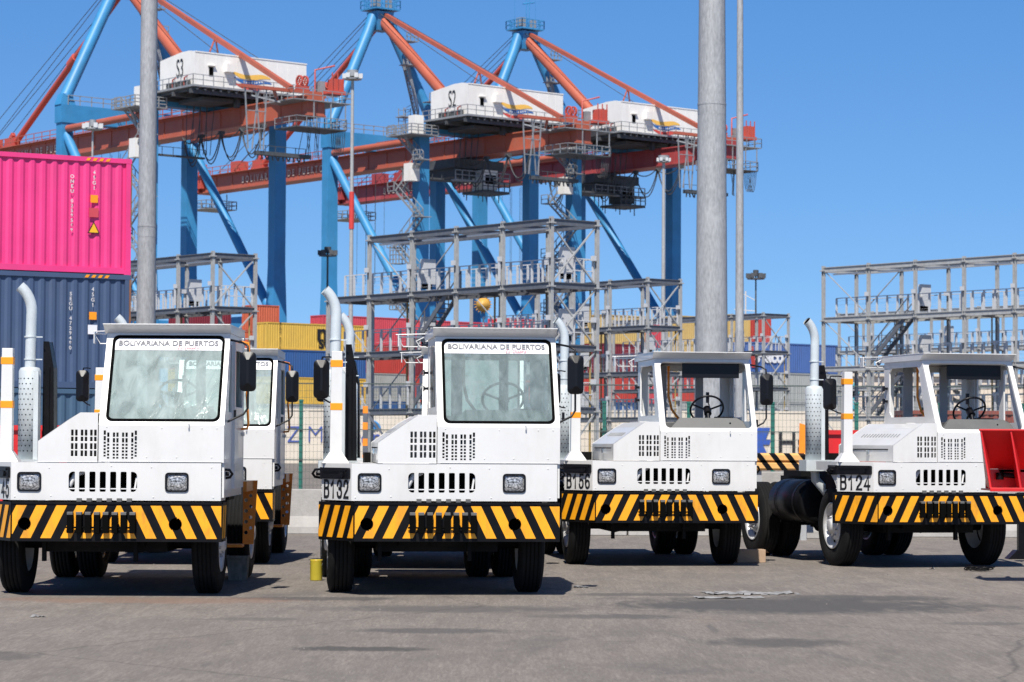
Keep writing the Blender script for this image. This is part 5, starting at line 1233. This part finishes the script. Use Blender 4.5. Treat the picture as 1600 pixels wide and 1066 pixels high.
# striped guard beam
p0 = P(1176, 708, 42); p1 = P(1270, 708, 42); zb_ = P(1176, 735, 42).z; e = empty('guard_beam', (p0.x, 42, 0), 0, 'yellow guard beam with black stripes beside the B156 tractor', 'guard rail')
b = MB(); L = p1.x - p0.x; h = p0.z - zb_
pr = [(-.0, 0), (-.06, h * .12), (-.06, h * .4), (0, h * .5), (-.06, h * .6), (-.06, h * .88), (0, h), (.02, h), (-.035, h * .88), (-.035, h * .6), (.02, h * .5), (-.035, h * .4), (-.035, h * .12), (.02, 0)]
b.plate(pr, [], L, lambda u, v, w: (w, u, zb_ + v), 0)
for i in range(5):
    for (u0, v0), (u1, v1) in zip(pr[:6], pr[1:7]):
        s0 = .02 + i * .24 + .22 * (1 - v0 / h); s1 = .02 + i * .24 + .22 * (1 - v1 / h)
        if s0 + .1 < L and s1 + .1 < L: b.add([(s0, u0 - .004, zb_ + v0), (s0 + .1, u0 - .004, zb_ + v0), (s1 + .1, u1 - .004, zb_ + v1), (s1, u1 - .004, zb_ + v1)], [(0, 1, 2, 3)], 1)
o = b.build('rail', [mat('beam_yellow', (.72, .40, .13), .5, var=.1, dirt=(.3, .2, .1), dirt_amt=.4), BLACK], e)
b = MB(); b.box(.05, .15, .02, .12, 0, p0.z); b.box(L - .2, L - .1, .02, .12, 0, p0.z); b.build('post', GALV, e)
ph = P(1250, 664, 42); b = MB(); b.plate([(L - .22, zb_), (L - .08, zb_), (L - .10, ph.z), (L - .20, ph.z + .03)], [], .03, lambda u, v, w: (u, .14 + w, v)); b.build('upright_plate', ORANGE, e)
# striped bollard post and stay beside the rack foot
p = P(571, 640, 60); e = empty('striped_post', (p.x, 60, 0), 0, 'orange and black striped post seen left of the B132 cab', 'post'); b = MB(); b.box(-.055, .055, -.055, .055, 0, p.z, 0)
for i in range(6): b.box(-.058, .058, -.058, .058, .35 + i * .38, .52 + i * .38, 1)
b.build('shaft', [GALVD, ORANGE], e); b = MB(); b.beam((.05, 0, p.z - .1), (.75, 0, 1.3), .05, .05); b.beam((.62, 0, 0), (.62, 0, 1.65), .06, .06); b.build('stay', GALVD, e)
# paint can
p = P(494, 908, 1.55 * F / 214); e = empty('paint_can', (p.x, p.y, 0), 0, 'yellow paint can with red smears by the left wheel of B132', 'can'); b = MB(); M = Matrix.Rotation(R(-90), 4, 'Y')
b.lathe([(0, 0), (0, .066), (.01, .07), (.225, .07), (.235, .074), (.235, .066), (.2, .064)], 20, 0, M); b.build('body', mat('can_yellow', (.55, .45, .04), .4, var=.1, dirt=(.55, .06, .03), dirt_amt=1., dscale=5), e)
b = MB(); b.tube([(.074 * math.cos(R(t)), -.03, .20 - .06 * math.sin(R(t))) for t in range(0, 181, 20)], .003, 5); b.build('handle', CHROME, e)
# grey tub
p = P(372, 908, 29.0); e = empty('plastic_tub', (p.x, 29.0, 0), 0, 'dirty grey tub beside the wheel of the leftmost tractor', 'tub'); b = MB()
b.add([(-.10, -.10, 0), (.10, -.10, 0), (.10, .12, 0), (-.10, .12, 0), (-.115, -.115, .27), (.115, -.115, .27), (.115, .135, .27), (-.115, .135, .27)], [(0, 3, 2, 1), (0, 1, 5, 4), (1, 2, 6, 5), (2, 3, 7, 6), (3, 0, 4, 7)])
b.box(-.125, .125, -.125, -.115, .25, .28); b.box(-.125, -.115, -.115, .14, .25, .28); b.box(.115, .125, -.115, .14, .25, .28); b.box(-.10, .10, -.10, .12, .22, .225)
b.build('shell', mat('tub_grey', (.16, .16, .15), .8, var=.3, scale=10, dirt=(.4, .38, .35), dirt_amt=.6, dscale=4), e)
# cardboard box
p = P(1172, 876, 1.55 * F / 182); e = empty('cardboard_box', (p.x, p.y, 0), R(6), 'brown cardboard box on the ground by the right wheel of B156', 'box'); b = MB(); b.box(-.19, .19, -.1, .15, 0, .17); b.build('carton', CARD, e, .004)
b = MB(); b.add([(.19, -.1, .168), (.19, .15, .168), (.235, .14, .12), (.235, -.09, .13)], [(0, 1, 2, 3)]); b.box(-.19, .19, .0, .045, .17, .1715); b.build('flap', CARD, e)
# crushed sheet, wire tangle and litter
random.seed(11)
def crumple(name, px, py, w, d, hh, m, label, cat, n=9):
    Y = CAMZ * F / (py - 694); p = P(px, py, Y); b = MB(); vs = []
    for j in range(n + 1):
        for i in range(n * 2 + 1): vs.append(((i / (2 * n) - .5) * w + random.uniform(-1, 1) * w * .02, (j / n - .5) * d + random.uniform(-1, 1) * d * .05, max(.004, .004 + random.random() ** 2.2 * hh)))
    k = n * 2 + 1; fs = []
    for j in range(n):
        for i in range(n * 2):
            if random.random() < .93 - .5 * (abs(j / n - .5) > .36): fs.append((j * k + i, j * k + i + 1, (j + 1) * k + i + 1, (j + 1) * k + i))
    b.add(vs, fs); o = b.build(name, m); o.location = (p.x, p.y, 0); o.rotation_euler = (0, 0, random.uniform(-.2, .2)); tag(o, label, cat)
PAPER = mat('litter_paper', (.27, .265, .26), .8, var=.3, scale=8, dirt=(.08, .075, .07), dirt_amt=1., dscale=3)
crumple('crushed_sheet', 1172, 925, .95, .55, .018, PAPER, 'crushed white plastic sheet lying on the ground in front of B156', 'sheet')
crumple('crushed_sheet', 1140, 932, .7, .28, .015, PAPER, 'torn strip of white sheet in front of the larger crushed sheet', 'sheet', 6)
crumple('litter', 908, 917, .16, .2, .02, PAPER, 'small white scrap beside the right wheel of B132', 'litter', 3)
crumple('litter', 59, 967, .12, .1, .02, PAPER, 'small white scrap in front of the leftmost tractor', 'litter', 3)
crumple('litter', 1455, 886, .09, .1, .03, PAPER, 'tiny white scrap left of the black wire tangle', 'litter', 3)
Y = CAMZ * F / (888 - 694); p = P(1530, 888, Y); b = MB(); random.seed(5)
for k in range(16):
    c = Vector((random.uniform(-.08, .08), random.uniform(-.1, .1), .02)); ra = random.uniform(.04, .11); ph_ = random.random() * 6
    b.tube([c + Vector((ra * 1.4 * math.cos(ph_ + i * .6), ra * math.sin(ph_ + i * .6), .015 + .02 * math.sin(i * 1.3 + k))) for i in range(9)], .006, 5)
o = b.build('wire_tangle', BLACK); o.location = (p.x, p.y, 0); tag(o, 'black wire tangle on the ground in front of B124', 'wire')
PEB = mat('pebble_grey', (.17, .15, .14), .9, var=.3)
vs = MB(); random.seed(21)
for k in range(260):
    Y = random.uniform(17, 42); x = random.uniform(-.21, .21) * Y; r = random.uniform(.004, .014)
    vs.add([(x - r, Y, 0), (x + r, Y, 0), (x, Y + r, 0), (x, Y - r, 0), (x, Y, r * 1.1)], [(0, 4, 3), (3, 4, 1), (1, 4, 2), (2, 4, 0)])
tag(vs.build('gravel_bits', PEB), 'loose grit and small stones scattered over the yard', 'gravel', kind='stuff')
